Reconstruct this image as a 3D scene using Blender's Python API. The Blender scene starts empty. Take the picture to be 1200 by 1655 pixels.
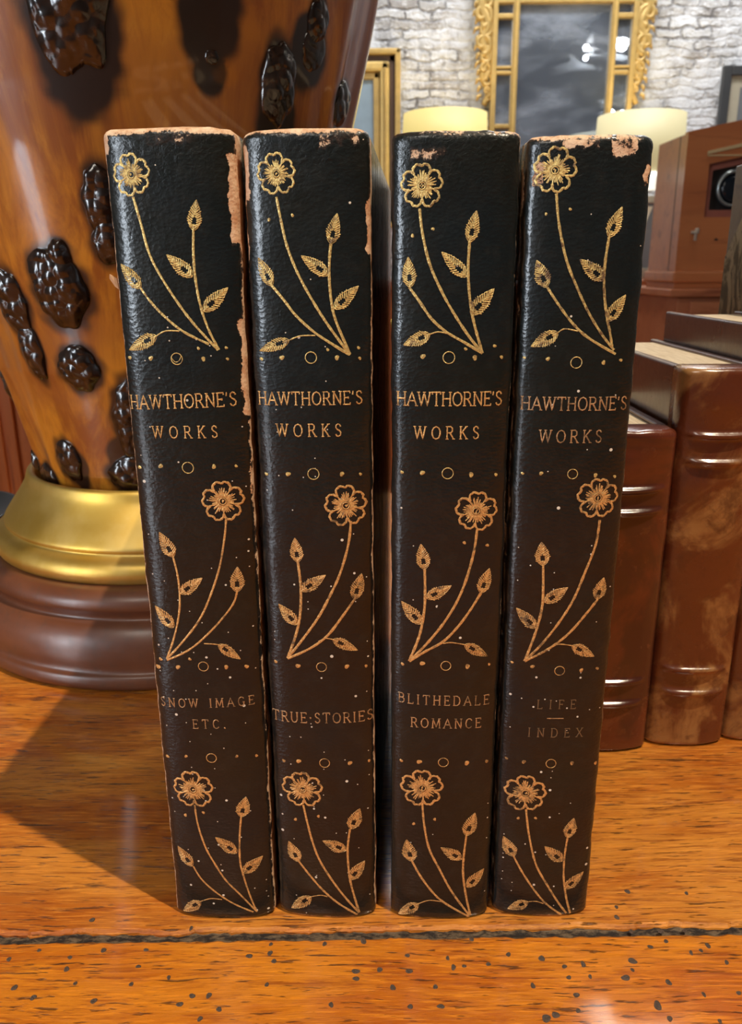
import bpy, bmesh, math, random
from mathutils import Vector, Matrix, noise

# ---------------------------------------------------------------- camera
sc = bpy.context.scene
col = sc.collection
PI = math.pi
CAMZ = 0.1552
TH = math.radians(17.05)
RO = math.radians(-0.43)
cam_d = bpy.data.cameras.new('camera')
cam = bpy.data.objects.new('camera', cam_d)
col.objects.link(cam)
r0 = Vector((1, 0, 0)); u0 = Vector((0, math.sin(TH), math.cos(TH)))
fw = Vector((0, math.cos(TH), -math.sin(TH)))
rr = r0 * math.cos(RO) + u0 * math.sin(RO)
uu = -r0 * math.sin(RO) + u0 * math.cos(RO)
m = Matrix((rr, uu, -fw)).transposed().to_4x4()
m.translation = Vector((0, 0, CAMZ))
cam.matrix_world = m
cam_d.sensor_fit = 'VERTICAL'
cam_d.sensor_height = 24.0
cam_d.sensor_width = 24.0
cam_d.lens = 1294 / 1655 * 24.0
cam_d.clip_start = 0.005
cam_d.dof.use_dof = True
cam_d.dof.focus_distance = 0.172
cam_d.dof.aperture_fstop = 30.0
sc.camera = cam

# ---------------------------------------------------------------- view
sc.view_settings.view_transform = 'Standard'
sc.view_settings.look = 'None'
sc.view_settings.gamma = 1.0
sc.view_settings.exposure = 0.0
sc.view_settings.use_curve_mapping = False
sc.cycles.max_bounces = 6
sc.cycles.diffuse_bounces = 3
sc.cycles.glossy_bounces = 4
sc.cycles.caustics_reflective = False
sc.cycles.caustics_refractive = False
sc.cycles.use_adaptive_sampling = True
sc.cycles.adaptive_threshold = 0.02

# ---------------------------------------------------------------- world and lights
w = bpy.data.worlds.new('world'); sc.world = w; w.use_nodes = True
bg = w.node_tree.nodes['Background']
bg.inputs[0].default_value = (0.75, 0.85, 1.0, 1); bg.inputs[1].default_value = 1.5


def light(name, kind, loc, target, power, colr, **kw):
    d = bpy.data.lights.new(name, kind)
    d.energy = power; d.color = colr
    for k, v in kw.items():
        setattr(d, k, v)
    o = bpy.data.objects.new(name, d); col.objects.link(o)
    o.location = loc
    o.rotation_euler = (Vector(target) - Vector(loc)).to_track_quat('-Z', 'Y').to_euler()
    return o


# ceiling spot aimed at the table: gives the crisp shadow of the four books
light('spot_light', 'SPOT', (0.60, -0.245, 1.82), (0.0, 0.22, 0.05), 135, (1.0, 0.84, 0.62),
      spot_size=math.radians(70), spot_blend=0.5, shadow_soft_size=0.014)
# daylight through the window in the left wall
light('window_light', 'AREA', (-1.93, -1.28, 0.55), (0.0, 0.25, 0.1), 32, (0.82, 0.91, 1.0),
      shape='RECTANGLE', size=0.34, size_y=1.15)
# track lamps above the back wall
light('wall_track_light', 'AREA', (0.7, 2.32, 1.90), (0.65, 2.9, 0.55), 38, (0.95, 0.97, 1.0),
      shape='RECTANGLE', size=2.2, size_y=0.15)
# added fill behind the camera that brightens the spines, not a room lamp
light('fill_light', 'AREA', (-0.5, -1.3, 1.85), (0.0, 0.3, 0.1), 14, (1.0, 0.92, 0.80),
      shape='RECTANGLE', size=0.5, size_y=0.5)


# ---------------------------------------------------------------- helpers
def tag(o, label=None, cat=None, group=None, kind=None):
    if label: o['label'] = label
    if cat: o['category'] = cat
    if group: o['group'] = group
    if kind: o['kind'] = kind
    return o


def empty(name, loc=(0, 0, 0), rz=0.0, label=None, cat=None, group=None):
    o = bpy.data.objects.new(name, None); col.objects.link(o)
    o.empty_display_size = 0.02
    o.location = loc; o.rotation_euler = (0, 0, rz)
    return tag(o, label, cat, group)


def mk(name, verts, faces, mat=None, parent=None, smooth=False, uv=None):
    me = bpy.data.meshes.new(name)
    me.from_pydata([tuple(v) for v in verts], [], faces)
    if uv is not None:
        l = me.uv_layers.new(name='UVMap')
        vi = [0] * len(me.loops); me.loops.foreach_get('vertex_index', vi)
        flat = []
        for i in vi: flat += [uv[i][0], uv[i][1]]
        l.data.foreach_set('uv', flat)
    if smooth:
        me.polygons.foreach_set('use_smooth', [True] * len(me.polygons))
    me.update()
    if mat: me.materials.append(mat)
    o = bpy.data.objects.new(name, me); col.objects.link(o)
    if parent: o.parent = parent
    return o


def from_bm(name, bm, mat=None, parent=None, smooth=False):
    bmesh.ops.recalc_face_normals(bm, faces=bm.faces[:])
    me = bpy.data.meshes.new(name); bm.to_mesh(me); bm.free()
    if smooth: me.polygons.foreach_set('use_smooth', [True] * len(me.polygons))
    if mat: me.materials.append(mat)
    o = bpy.data.objects.new(name, me); col.objects.link(o)
    if parent: o.parent = parent
    return o


def add_box(bm, x0, x1, y0, y1, z0, z1, bev=0.0, seg=2):
    r = bmesh.ops.create_cube(bm, size=1.0)
    vs = r['verts']
    for v in vs:
        v.co = Vector(((x0 + x1) / 2 + v.co.x * (x1 - x0), (y0 + y1) / 2 + v.co.y * (y1 - y0), (z0 + z1) / 2 + v.co.z * (z1 - z0)))
    if bev > 0:
        es = set(e for v in vs for e in v.link_edges)
        bmesh.ops.bevel(bm, geom=list(es), offset=bev, segments=seg, affect='EDGES', profile=0.6)


def box(name, x0, x1, y0, y1, z0, z1, mat, parent=None, bev=0.0, seg=2):
    bm = bmesh.new(); add_box(bm, x0, x1, y0, y1, z0, z1, bev, seg)
    return from_bm(name, bm, mat, parent)


def lathe(name, prof, mat, parent, n=96, wob=None):
    vs = []; fs = []
    for (r, z) in prof:
        for k in range(n):
            a = 2 * PI * k / n
            vs.append((r * math.sin(a), -r * math.cos(a), z))
    for i in range(len(prof) - 1):
        for k in range(n):
            k2 = (k + 1) % n
            fs.append((i * n + k, i * n + k2, (i + 1) * n + k2, (i + 1) * n + k))
    fs.append(tuple(range(n))[::-1]); fs.append(tuple((len(prof) - 1) * n + k for k in range(n)))
    return mk(name, vs, fs, mat, parent, True)


def smooth_prof(pts, sub=5):
    out = []
    n = len(pts)
    for i in range(n - 1):
        p0 = pts[max(i - 1, 0)]; p1 = pts[i]; p2 = pts[i + 1]; p3 = pts[min(i + 2, n - 1)]
        for k in range(sub):
            t = k / sub
            out.append(tuple(0.5 * ((2 * b) + (-a + c) * t + (2 * a - 5 * b + 4 * c - d) * t * t + (-a + 3 * b - 3 * c + d) * t ** 3)
                             for a, b, c, d in zip(p0, p1, p2, p3)))
    out.append(tuple(pts[-1]))
    return out


# ---------------------------------------------------------------- material kit
class T:
    """small wrapper to write node trees as expressions"""
    def __init__(s, name):
        s.m = bpy.data.materials.new(name); s.m.use_nodes = True
        s.t = s.m.node_tree; s.n = s.t.nodes; s.l = s.t.links
        s.b = s.n['Principled BSDF']; s.out = s.n['Material Output']
        s._tc = None

    def tc(s, which='Object'):
        if s._tc is None: s._tc = s.n.new('ShaderNodeTexCoord')
        return s._tc.outputs[which]

    def put(s, sock, v):
        if hasattr(v, 'is_output'): s.l.new(v, sock)
        elif v is not None: sock.default_value = v

    def math(s, op, a, b=None, c=None, clamp=False):
        n = s.n.new('ShaderNodeMath'); n.operation = op; n.use_clamp = clamp
        s.put(n.inputs[0], a)
        if b is not None: s.put(n.inputs[1], b)
        if c is not None: s.put(n.inputs[2], c)
        return n.outputs[0]

    def sep(s, v):
        n = s.n.new('ShaderNodeSeparateXYZ'); s.l.new(v, n.inputs[0]); return n.outputs

    def comb(s, x, y, z):
        n = s.n.new('ShaderNodeCombineXYZ')
        for i, q in enumerate((x, y, z)): s.put(n.inputs[i], q)
        return n.outputs[0]

    def mapping(s, v, scale=(1, 1, 1), loc=(0, 0, 0), rot=(0, 0, 0)):
        n = s.n.new('ShaderNodeMapping'); s.l.new(v, n.inputs[0])
        n.inputs['Scale'].default_value = scale; n.inputs['Location'].default_value = loc; n.inputs['Rotation'].default_value = rot
        return n.outputs[0]

    def noise(s, v, scale=5, detail=4, rough=0.55, dist=0.0, color=False):
        n = s.n.new('ShaderNodeTexNoise'); s.l.new(v, n.inputs['Vector'])
        n.inputs['Scale'].default_value = scale; n.inputs['Detail'].default_value = detail
        n.inputs['Roughness'].default_value = rough; n.inputs['Distortion'].default_value = dist
        return n.outputs['Color' if color else 'Fac']

    def voro(s, v, scale=5, feature='F1', out='Distance', rnd=1.0):
        n = s.n.new('ShaderNodeTexVoronoi'); n.feature = feature; s.l.new(v, n.inputs['Vector'])
        n.inputs['Scale'].default_value = scale; n.inputs['Randomness'].default_value = rnd
        return n.outputs[out]

    def ramp(s, v, stops, interp='LINEAR'):
        n = s.n.new('ShaderNodeValToRGB'); s.l.new(v, n.inputs[0]); cr = n.color_ramp; cr.interpolation = interp
        while len(cr.elements) > 1: cr.elements.remove(cr.elements[-1])
        for i, (p, c) in enumerate(stops):
            e = cr.elements[0] if i == 0 else cr.elements.new(p)
            e.position = p
            e.color = (c, c, c, 1) if not hasattr(c, '__len__') else (c[0], c[1], c[2], 1)
        return n.outputs[0]

    def rng(s, v, a, b, c=0.0, d=1.0, smooth=True):
        n = s.n.new('ShaderNodeMapRange'); n.interpolation_type = 'SMOOTHSTEP' if smooth else 'LINEAR'
        s.put(n.inputs[0], v)
        for i, q in enumerate((a, b, c, d)): s.put(n.inputs[i + 1], q)
        return n.outputs[0]

    def mix(s, f, a, b, mode='MIX'):
        n = s.n.new('ShaderNodeMix'); n.data_type = 'RGBA'; n.blend_type = mode
        s.put(n.inputs[0], f)
        for i, q in ((6, a), (7, b)):
            if not hasattr(q, 'is_output') and len(q) == 3: q = (*q, 1)
            s.put(n.inputs[i], q)
        return n.outputs[2]

    def bump(s, h, strength=0.3, dist=0.001, nrm=None):
        n = s.n.new('ShaderNodeBump'); n.inputs['Strength'].default_value = strength; n.inputs['Distance'].default_value = dist
        s.l.new(h, n.inputs['Height'])
        if nrm is not None: s.l.new(nrm, n.inputs['Normal'])
        return n.outputs[0]

    def done(s, color=None, rough=None, metal=None, normal=None, spec=None, coat=None, **kw):
        if color is not None and not hasattr(color, 'is_output') and len(color) == 3: color = (*color, 1)
        s.put(s.b.inputs['Base Color'], color)
        s.put(s.b.inputs['Roughness'], rough)
        s.put(s.b.inputs['Metallic'], metal)
        if normal is not None: s.l.new(normal, s.b.inputs['Normal'])
        if spec is not None: s.put(s.b.inputs['Specular IOR Level'], spec)
        if coat is not None: s.put(s.b.inputs['Coat Weight'], coat); s.b.inputs['Coat Roughness'].default_value = kw.get('coat_rough', 0.1)
        return s.m


def plain(name, c, rough=0.5, metal=0.0, nscale=30, var=0.15, bump=0.0):
    t = T(name); v = t.tc()
    n = t.noise(v, nscale, 4)
    c2 = tuple(min(1, x * (1 - var)) for x in c); c3 = tuple(min(1, x * (1 + var)) for x in c)
    cc = t.mix(n, c2, c3)
    nr = t.bump(t.noise(v, nscale * 4, 4), bump, 0.001) if bump else None
    return t.done(cc, rough, metal, nr)


def emit(name, c, s):
    t = T(name); t.done((0.8, 0.8, 0.8), 0.5)
    t.b.inputs['Emission Color'].default_value = (*c, 1); t.b.inputs['Emission Strength'].default_value = s
    return t.m


# leather of the four dark volumes, with worn tan edges read from UV (across, up)
def dark_leather(name, seed, right, left, patches, mid=0.5, top=0.5, brown=0.5, dust=0.2):
    t = T(name); v = t.tc(); mp = t.mapping(v, loc=(seed * 0.37, seed * 0.11, seed * 0.73))
    uv = t.sep(t.tc('UV'))
    wv = t.sep(t.noise(mp, 260, 4, 0.65, color=True))
    S0 = uv[0]; V0 = uv[1]
    S = t.math('MULTIPLY_ADD', t.math('SUBTRACT', wv[0], 0.5), 0.11, S0)
    V = t.math('MULTIPLY_ADD', t.math('SUBTRACT', wv[1], 0.5), 0.020, V0)
    # ---- wear mask
    n1 = t.noise(mp, 420, 6, 0.65); n2 = t.noise(mp, 1700, 3, 0.6); n3 = t.noise(mp, 90, 2, 0.5)
    nz = t.math('ADD', t.math('MULTIPLY', n1, 0.75), t.math('MULTIPLY', n2, 0.35))
    terms = []
    terms.append(t.math('MULTIPLY', t.rng(V0, 0.986, 0.9995), t.math('MULTIPLY_ADD', n3, 1.6, top)))
    terms.append(t.math('MULTIPLY', t.rng(V0, 0.007, 0.0), t.math('MULTIPLY_ADD', n3, 1.2, 0.05)))
    terms.append(t.math('MULTIPLY', t.rng(S0, 1 - right[1], 1.0), t.math('MULTIPLY_ADD', n3, 1.3, right[0])))
    terms.append(t.math('MULTIPLY', t.rng(S0, left[1], 0.0), t.math('MULTIPLY_ADD', n3, 1.3, left[0])))
    for (s0, s1, v0, v1, st) in patches:
        a = t.math('MULTIPLY', t.rng(S, s0 - 0.012, s0 + 0.012), t.rng(S, s1 + 0.012, s1 - 0.012))
        b = t.math('MULTIPLY', t.rng(V, v0 - 0.006, v0 + 0.006), t.rng(V, v1 + 0.006, v1 - 0.006))
        terms.append(t.math('MULTIPLY', t.math('MULTIPLY', a, b), st))
    acc = terms[0]
    for q in terms[1:]: acc = t.math('MAXIMUM', acc, q)
    val = t.math('ADD', acc, t.math('MULTIPLY', t.math('SUBTRACT', nz, 0.55), 1.5))
    wear = t.rng(val, 0.62, 0.72)
    halo = t.rng(val, 0.38, 0.62)
    # ---- base leather
    big = t.noise(mp, 60, 4, 0.6)
    midz = t.math('MULTIPLY', t.rng(V, 0.78, 0.45), t.rng(big, 0.30, 0.62))
    greenish = t.mix(t.rng(t.noise(mp, 35, 2), 0.35, 0.7), (0.0085, 0.0105, 0.0085), (0.006, 0.0105, 0.0125))
    base = t.mix(t.math('MULTIPLY', midz, brown), greenish, (0.013, 0.0085, 0.0062))
    mott = t.rng(t.noise(mp, 300, 5, 0.7), 0.45, 0.75)
    base = t.mix(t.math('MULTIPLY', mott, 0.35), base, (0.026, 0.026, 0.021))
    base = t.mix(t.math('MULTIPLY', halo, 0.45), base, (0.07, 0.045, 0.035))
    tan = t.mix(t.rng(n1, 0.35, 0.65), (0.62, 0.34, 0.19), (0.84, 0.62, 0.42))
    tan = t.mix(t.rng(n2, 0.62, 0.75), tan, (0.20, 0.08, 0.05))
    colr = t.mix(wear, base, tan)
    # ---- pale dust specks
    n = t.n.new('ShaderNodeTexVoronoi'); n.feature = 'F1'; n.voronoi_dimensions = '2D'
    t.l.new(t.comb(t.math('MULTIPLY_ADD', S0, 0.024, seed), t.math('MULTIPLY', V0, 0.18), 0.0), n.inputs['Vector']); n.inputs['Scale'].default_value = 400
    sz = t.sep(n.outputs['Color'])
    dens = t.rng(V0, 0.95, 0.35, 1.0 - dust * 0.12, 1.0 - dust, False)
    gate = t.math('GREATER_THAN', sz[0], dens)
    rad = t.math('MULTIPLY_ADD', t.math('POWER', sz[1], 5.0), 0.10, 0.050)
    spot = t.math('MULTIPLY', t.math('LESS_THAN', n.outputs['Distance'], rad), gate)
    colr = t.mix(spot, colr, (0.78, 0.72, 0.60))
    # ---- grain
    g1 = t.voro(t.mapping(mp, scale=(1, 1, 1.6)), 950, 'F1'); g2 = t.noise(mp, 2200, 3, 0.6)
    crk = t.voro(mp, 260, 'DISTANCE_TO_EDGE')
    h = t.math('ADD', t.math('MULTIPLY', g1, 0.6), t.math('MULTIPLY', g2, 0.5))
    h = t.math('ADD', h, t.math('MULTIPLY', t.rng(crk, 0.0, 0.06), 0.10))
    h = t.math('ADD', h, t.math('MULTIPLY', t.math('MULTIPLY', t.rng(V0, 0.90, 0.99), t.noise(mp, 480, 4, 0.7, 0.8)), 2.6))
    h = t.math('SUBTRACT', h, t.math('MULTIPLY', wear, 0.9))
    nr = t.bump(h, 0.50, 0.00020)
    rg = t.math('MULTIPLY_ADD', t.noise(mp, 200, 3), 0.25, 0.24)
    rough = t.math('MAXIMUM', rg, t.math('MULTIPLY', wear, 0.85))
    mo = t.done(colr, rough, 0.0, nr, 0.22, t.math('MULTIPLY', t.math('SUBTRACT', 1.0, wear), 0.55), coat_rough=0.13)
    t.l.new(t.bump(h, 0.30, 0.00016), t.b.inputs['Coat Normal'])
    return mo


def gilt(name, seed, fade, ca=(0.86, 0.66, 0.24), cb=(0.62, 0.44, 0.16)):
    t = T(name); v = t.mapping(t.tc(), loc=(seed, seed * 2, 0))
    n = t.noise(v, 900, 4, 0.6); n2 = t.noise(v, 160, 3, 0.6); n3 = t.noise(v, 2600, 2)
    f = t.rng(t.math('ADD', t.math('MULTIPLY', n, 0.6), t.math('MULTIPLY', n2, 0.4)), fade - 0.09, fade + 0.07)
    c = t.mix(t.rng(n3, 0.38, 0.62), ca, cb)
    c = t.mix(f, (0.16, 0.095, 0.045), c)
    nr = t.bump(t.math('ADD', n3, t.voro(v, 1900)), 0.5, 0.00015)
    return t.done(c, t.math('MULTIPLY_ADD', n, 0.3, 0.28), t.math('MULTIPLY', f, 0.45), nr, 0.5)


def wood(name, a, b, c, sc_=1.0, axis='x', rough=0.32, bump=0.35, pore=0.5, coat=0.0):
    t = T(name); v = t.tc()
    st = {'x': (0.10, 1, 1), 'y': (1, 0.10, 1), 'z': (1, 1, 0.10)}[axis]
    m1 = t.mapping(v, scale=tuple(q * sc_ for q in st))
    g = t.noise(m1, 260, 6, 0.62, 0.6); g2 = t.noise(m1, 55, 4, 0.55, 1.2); p = t.noise(m1, 620, 3, 0.55)
    cc = t.mix(t.rng(g2, 0.30, 0.70), a, b)
    cc = t.mix(t.rng(g, 0.52, 0.78), cc, c)
    pm = t.math('MULTIPLY', t.rng(p, 0.60, 0.70), pore)
    cc = t.mix(pm, cc, tuple(x * 0.25 for x in c))
    h = t.math('SUBTRACT', t.math('MULTIPLY', g, 0.5), t.math('MULTIPLY', pm, 0.9))
    nr = t.bump(h, bump, 0.0006)
    return t.done(cc, t.math('MULTIPLY_ADD', g2, 0.15, rough - 0.07), 0, nr, 0.5, coat)

# ================================================================ the room
def struct(o):
    o['kind'] = 'structure'; return o


# white painted rough brick
t = T('painted_brick'); v = t.tc(); s_ = t.sep(v)
flat = t.comb(s_[0], s_[2], 0.0)
wob = t.noise(v, 14, 4, 0.6, color=True)
nm = t.n.new('ShaderNodeVectorMath'); nm.operation = 'SCALE'; t.l.new(wob, nm.inputs[0]); nm.inputs['Scale'].default_value = 0.045
av = t.n.new('ShaderNodeVectorMath'); av.operation = 'ADD'; t.l.new(flat, av.inputs[0]); t.l.new(nm.outputs[0], av.inputs[1])
bk = t.n.new('ShaderNodeTexBrick'); t.l.new(av.outputs[0], bk.inputs['Vector'])
bk.inputs['Scale'].default_value = 1.0; bk.inputs['Brick Width'].default_value = 0.090; bk.inputs['Row Height'].default_value = 0.029
bk.inputs['Mortar Size'].default_value = 0.0055; bk.inputs['Mortar Smooth'].default_value = 0.6
bk.inputs['Color1'].default_value = (0.70, 0.71, 0.72, 1); bk.inputs['Color2'].default_value = (0.30, 0.27, 0.25, 1); bk.inputs['Mortar'].default_value = (0.20, 0.19, 0.19, 1)
patch = t.rng(t.noise(v, 4.5, 6, 0.68), 0.40, 0.58)
cc = t.mix(patch, bk.outputs['Color'], (0.76, 0.77, 0.79))
br = t.rng(t.noise(v, 8, 5, 0.7), 0.60, 0.74)
cc = t.mix(t.math('MULTIPLY', br, 0.75), cc, (0.34, 0.25, 0.18))
fl = t.rng(t.noise(t.mapping(v, scale=(0.5, 1, 1.6)), 60, 4, 0.7), 0.52, 0.66)
cc = t.mix(t.math('MULTIPLY', fl, 0.75), cc, (0.92, 0.93, 0.95))
hh = t.math('ADD', t.math('MULTIPLY', t.math('SUBTRACT', 1.0, bk.outputs['Fac']), t.math('SUBTRACT', 1.0, t.math('MULTIPLY', patch, 0.8))), t.math('MULTIPLY', t.noise(v, 60, 5, 0.7), 0.8))
M_brick = t.done(cc, 0.75, 0, t.bump(hh, 0.8, 0.010), 0.3)
M_plaster = plain('plaster', (0.30, 0.29, 0.27), 0.85, 0, 8, 0.12, 0.1)
M_ceil = plain('dark_ceiling', (0.045, 0.047, 0.055), 0.8, 0, 6, 0.2)
M_beam = plain('pale_beam', (0.40, 0.40, 0.36), 0.7, 0, 12, 0.15)
M_floor = wood('floor_wood', (0.10, 0.05, 0.025), (0.14, 0.07, 0.035), (0.05, 0.02, 0.01), 0.1, 'y', 0.5)

struct(box('floor', -2.0, 2.6, -1.8, 2.9, -0.80, -0.76, M_floor))
struct(box('ceiling', -2.0, 2.6, -1.8, 2.9, 1.95, 2.0, M_ceil))
struct(box('wall_back', -2.0, 2.6, 2.9, 3.0, -0.76, 1.95, M_brick))
struct(box('wall_right', 2.6, 2.7, -1.8, 3.0, -0.76, 1.95, M_plaster))
struct(box('wall_front', -2.1, 2.7, -1.9, -1.8, -0.76, 1.95, M_plaster))
bm = bmesh.new()
add_box(bm, -2.1, -2.0, -1.8, -1.62, -0.76, 1.95); add_box(bm, -2.1, -2.0, -0.94, 3.0, -0.76, 1.95)
add_box(bm, -2.1, -2.0, -1.62, -0.94, -0.76, -0.15); add_box(bm, -2.1, -2.0, -1.62, -0.94, 1.25, 1.95)
struct(from_bm('wall_left', bm, M_plaster))
M_paint = plain('cream_paint', (0.62, 0.58, 0.48), 0.45)
bm = bmesh.new()
for a in ((-1.62, -1.58, -0.15, 1.25), (-0.98, -0.94, -0.15, 1.25), (-1.58, -0.98, -0.15, -0.11), (-1.58, -0.98, 1.21, 1.25), (-1.295, -1.265, -0.11, 1.21), (-1.58, -0.98, 0.54, 0.57)):
    add_box(bm, -2.08, -2.02, a[0], a[1], a[2], a[3])
wf = struct(from_bm('window_1', bm, M_paint))
tg = T('window_glass'); tg.done((0.9, 0.95, 1.0), 0.03); tg.b.inputs['Transmission Weight'].default_value = 1.0
box('pane', -2.055, -2.045, -1.58, -0.98, -0.11, 1.21, tg.m, wf)
# pale ceiling beams running away from the viewer
bm = bmesh.new()
for x0, x1 in ((1.52, 1.66), (0.10, 0.24), (-1.30, -1.16)):
    add_box(bm, x0, x1, -1.8, 2.9, 1.87, 1.9499, 0.004)
struct(from_bm('trim_1', bm, M_beam))
struct(box('baseboard_back', -2.0, 2.6, 2.885, 2.8999, -0.76, -0.66, M_paint, bev=0.003))

# ================================================================ table
def table_wood(name, a, b, c, seed):
    t = T(name); v = t.mapping(t.tc(), loc=(seed, seed * 0.6, 0))
    warp = t.noise(t.mapping(v, scale=(0.3, 1, 1)), 22, 3, 0.5, color=True)
    sc1 = t.n.new('ShaderNodeVectorMath'); sc1.operation = 'SCALE'; t.l.new(warp, sc1.inputs[0]); sc1.inputs['Scale'].default_value = 0.010
    ad = t.n.new('ShaderNodeVectorMath'); ad.operation = 'ADD'; t.l.new(v, ad.inputs[0]); t.l.new(sc1.outputs[0], ad.inputs[1])
    vv = ad.outputs[0]
    g1 = t.noise(t.mapping(vv, scale=(0.09, 1, 1)), 720, 9, 0.72, 0.4)
    g2 = t.noise(t.mapping(vv, scale=(0.30, 1, 1)), 48, 5, 0.65)
    g3 = t.noise(t.mapping(vv, scale=(0.07, 1, 1)), 1500, 4, 0.65)
    po = t.noise(t.mapping(vv, scale=(0.10, 1.0, 1)), 1150, 3, 0.6)
    cr = t.noise(t.mapping(vv, scale=(0.07, 1, 1)), 330, 6, 0.75)
    cc = t.mix(t.rng(g2, 0.34, 0.66), a, b)
    cc = t.mix(t.math('MULTIPLY', t.rng(g1, 0.48, 0.64), 0.70), cc, c)
    cc = t.mix(t.math('MULTIPLY', t.rng(g3, 0.50, 0.66), 0.45), cc, tuple(min(1, q * 1.5) for q in b))
    pm = t.rng(po, 0.60, 0.68)
    cm = t.math('MAXIMUM', t.rng(cr, 0.64, 0.69), t.rng(t.noise(t.mapping(vv, scale=(0.06, 1, 1)), 1500, 5, 0.75), 0.66, 0.70))
    dk = t.math('MAXIMUM', t.math('MULTIPLY', pm, 0.75), t.math('MULTIPLY', cm, 0.9))
    cc = t.mix(dk, cc, (0.045, 0.018, 0.008))
    st = t.rng(t.noise(t.mapping(vv, scale=(0.35, 1, 1)), 95, 4, 0.6), 0.70, 0.80)
    cc = t.mix(t.math('MULTIPLY', st, 0.8), cc, (0.05, 0.028, 0.018))
    h = t.math('SUBTRACT', t.math('ADD', t.math('MULTIPLY', g1, 0.5), t.math('MULTIPLY', g2, 0.5)), dk)
    nr = t.bump(h, 0.8, 0.0007)
    nr = t.bump(t.noise(v, 75, 2), 0.14, 0.003, nr)
    return t.done(cc, t.math('MULTIPLY_ADD', g1, 0.22, 0.22), 0, nr, 0.35, 0.60, coat_rough=0.09)


M_tf = table_wood('front_board_wood', (0.46, 0.100, 0.005), (0.68, 0.225, 0.014), (0.26, 0.048, 0.005), 0.0)
M_tb = table_wood('rear_board_wood', (0.44, 0.110, 0.009), (0.66, 0.25, 0.035), (0.22, 0.045, 0.006), 3.7)
table = empty('table', (0, 0.15, -0.76), 0, 'old orange-brown plank table with worm holes and a dark seam before the books', 'table')
TZ = 0.76; TY = -0.15   # children are placed in the table's own frame


def seam_y(x): return 0.1563 + 0.0062 * x


def board(name, ya_fn, yb_fn, mat, edge):
    xs = [-0.75 + 1.5 * i / 1500 for i in range(1501)]
    ys = 4
    vs = []; fs = []
    rows = []
    for i, x in enumerate(xs):
        a, b = ya_fn(x), yb_fn(x)
        colv = []
        z = 0.0
        # rounded worn edge on the seam side, then flat top, sides and underside
        if edge == 'a':
            pts = [(a + 0.0010, -0.03), (a, -0.0022), (a + 0.0003, -0.0007), (a + 0.0012, 0.0), (b, 0.0), (b, -0.03)]
        else:
            pts = [(a, -0.03), (a, 0.0), (b - 0.0012, 0.0), (b - 0.0003, -0.0007), (b, -0.0022), (b - 0.0010, -0.03)]
        for (y, zz) in pts:
            vs.append((x, y + TY, zz + TZ)); colv.append(len(vs) - 1)
        rows.append(colv)
    n = 6
    for i in range(len(xs) - 1):
        for k in range(n):
            k2 = (k + 1) % n
            fs.append((rows[i][k], rows[i + 1][k], rows[i + 1][k2], rows[i][k2]))
    fs.append(tuple(rows[0])); fs.append(tuple(rows[-1][::-1]))
    return mk(name, vs, fs, mat, table)


def jag(x, k, amp): return amp * (noise.noise(Vector((x * 90, k, 0))) + 0.6 * noise.noise(Vector((x * 330, k, 5))) + 0.35 * noise.noise(Vector((x * 900, k, 9))))


board('board', lambda x: -0.26, lambda x: seam_y(x) - 0.0009 + jag(x, 1.0, 0.0007), M_tf, 'b')
board('board', lambda x: seam_y(x) + 0.0011 + jag(x, 7.0, 0.0009), lambda x: 0.552, M_tb, 'a')
t = T('seam_filler'); v = t.tc()
nn = t.noise(t.mapping(v, scale=(0.4, 1, 1)), 700, 5, 0.7)
cc = t.mix(t.rng(nn, 0.42, 0.62), (0.020, 0.014, 0.012), (0.17, 0.12, 0.075))
M_seam = t.done(cc, 0.6, 0, t.bump(nn, 1.0, 0.0012), 0.4)
vs = []; fs = []
for i in range(1501):
    x = -0.75 + i / 1000
    for j, dy in enumerate((-0.0035, -0.0012, 0.0, 0.0012, 0.0035)):
        vs.append((x, seam_y(x) + dy + TY, TZ - 0.0011 + 0.0005 * noise.noise(Vector((x * 400, j * 3.1, 0)))))
    if i:
        for j in range(4):
            q = i * 5 + j; fs.append((q - 5, q, q + 1, q - 4))
mk('seam', vs, fs, M_seam, table, True)
for sx in (-0.70, 0.64):
    for sy in (-0.24, 0.48):
        bm = bmesh.new(); add_box(bm, sx, sx + 0.06, sy + TY, sy + TY + 0.06, 0.0, 0.73, 0.003)
        from_bm('leg', bm, M_tf, table)
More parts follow.
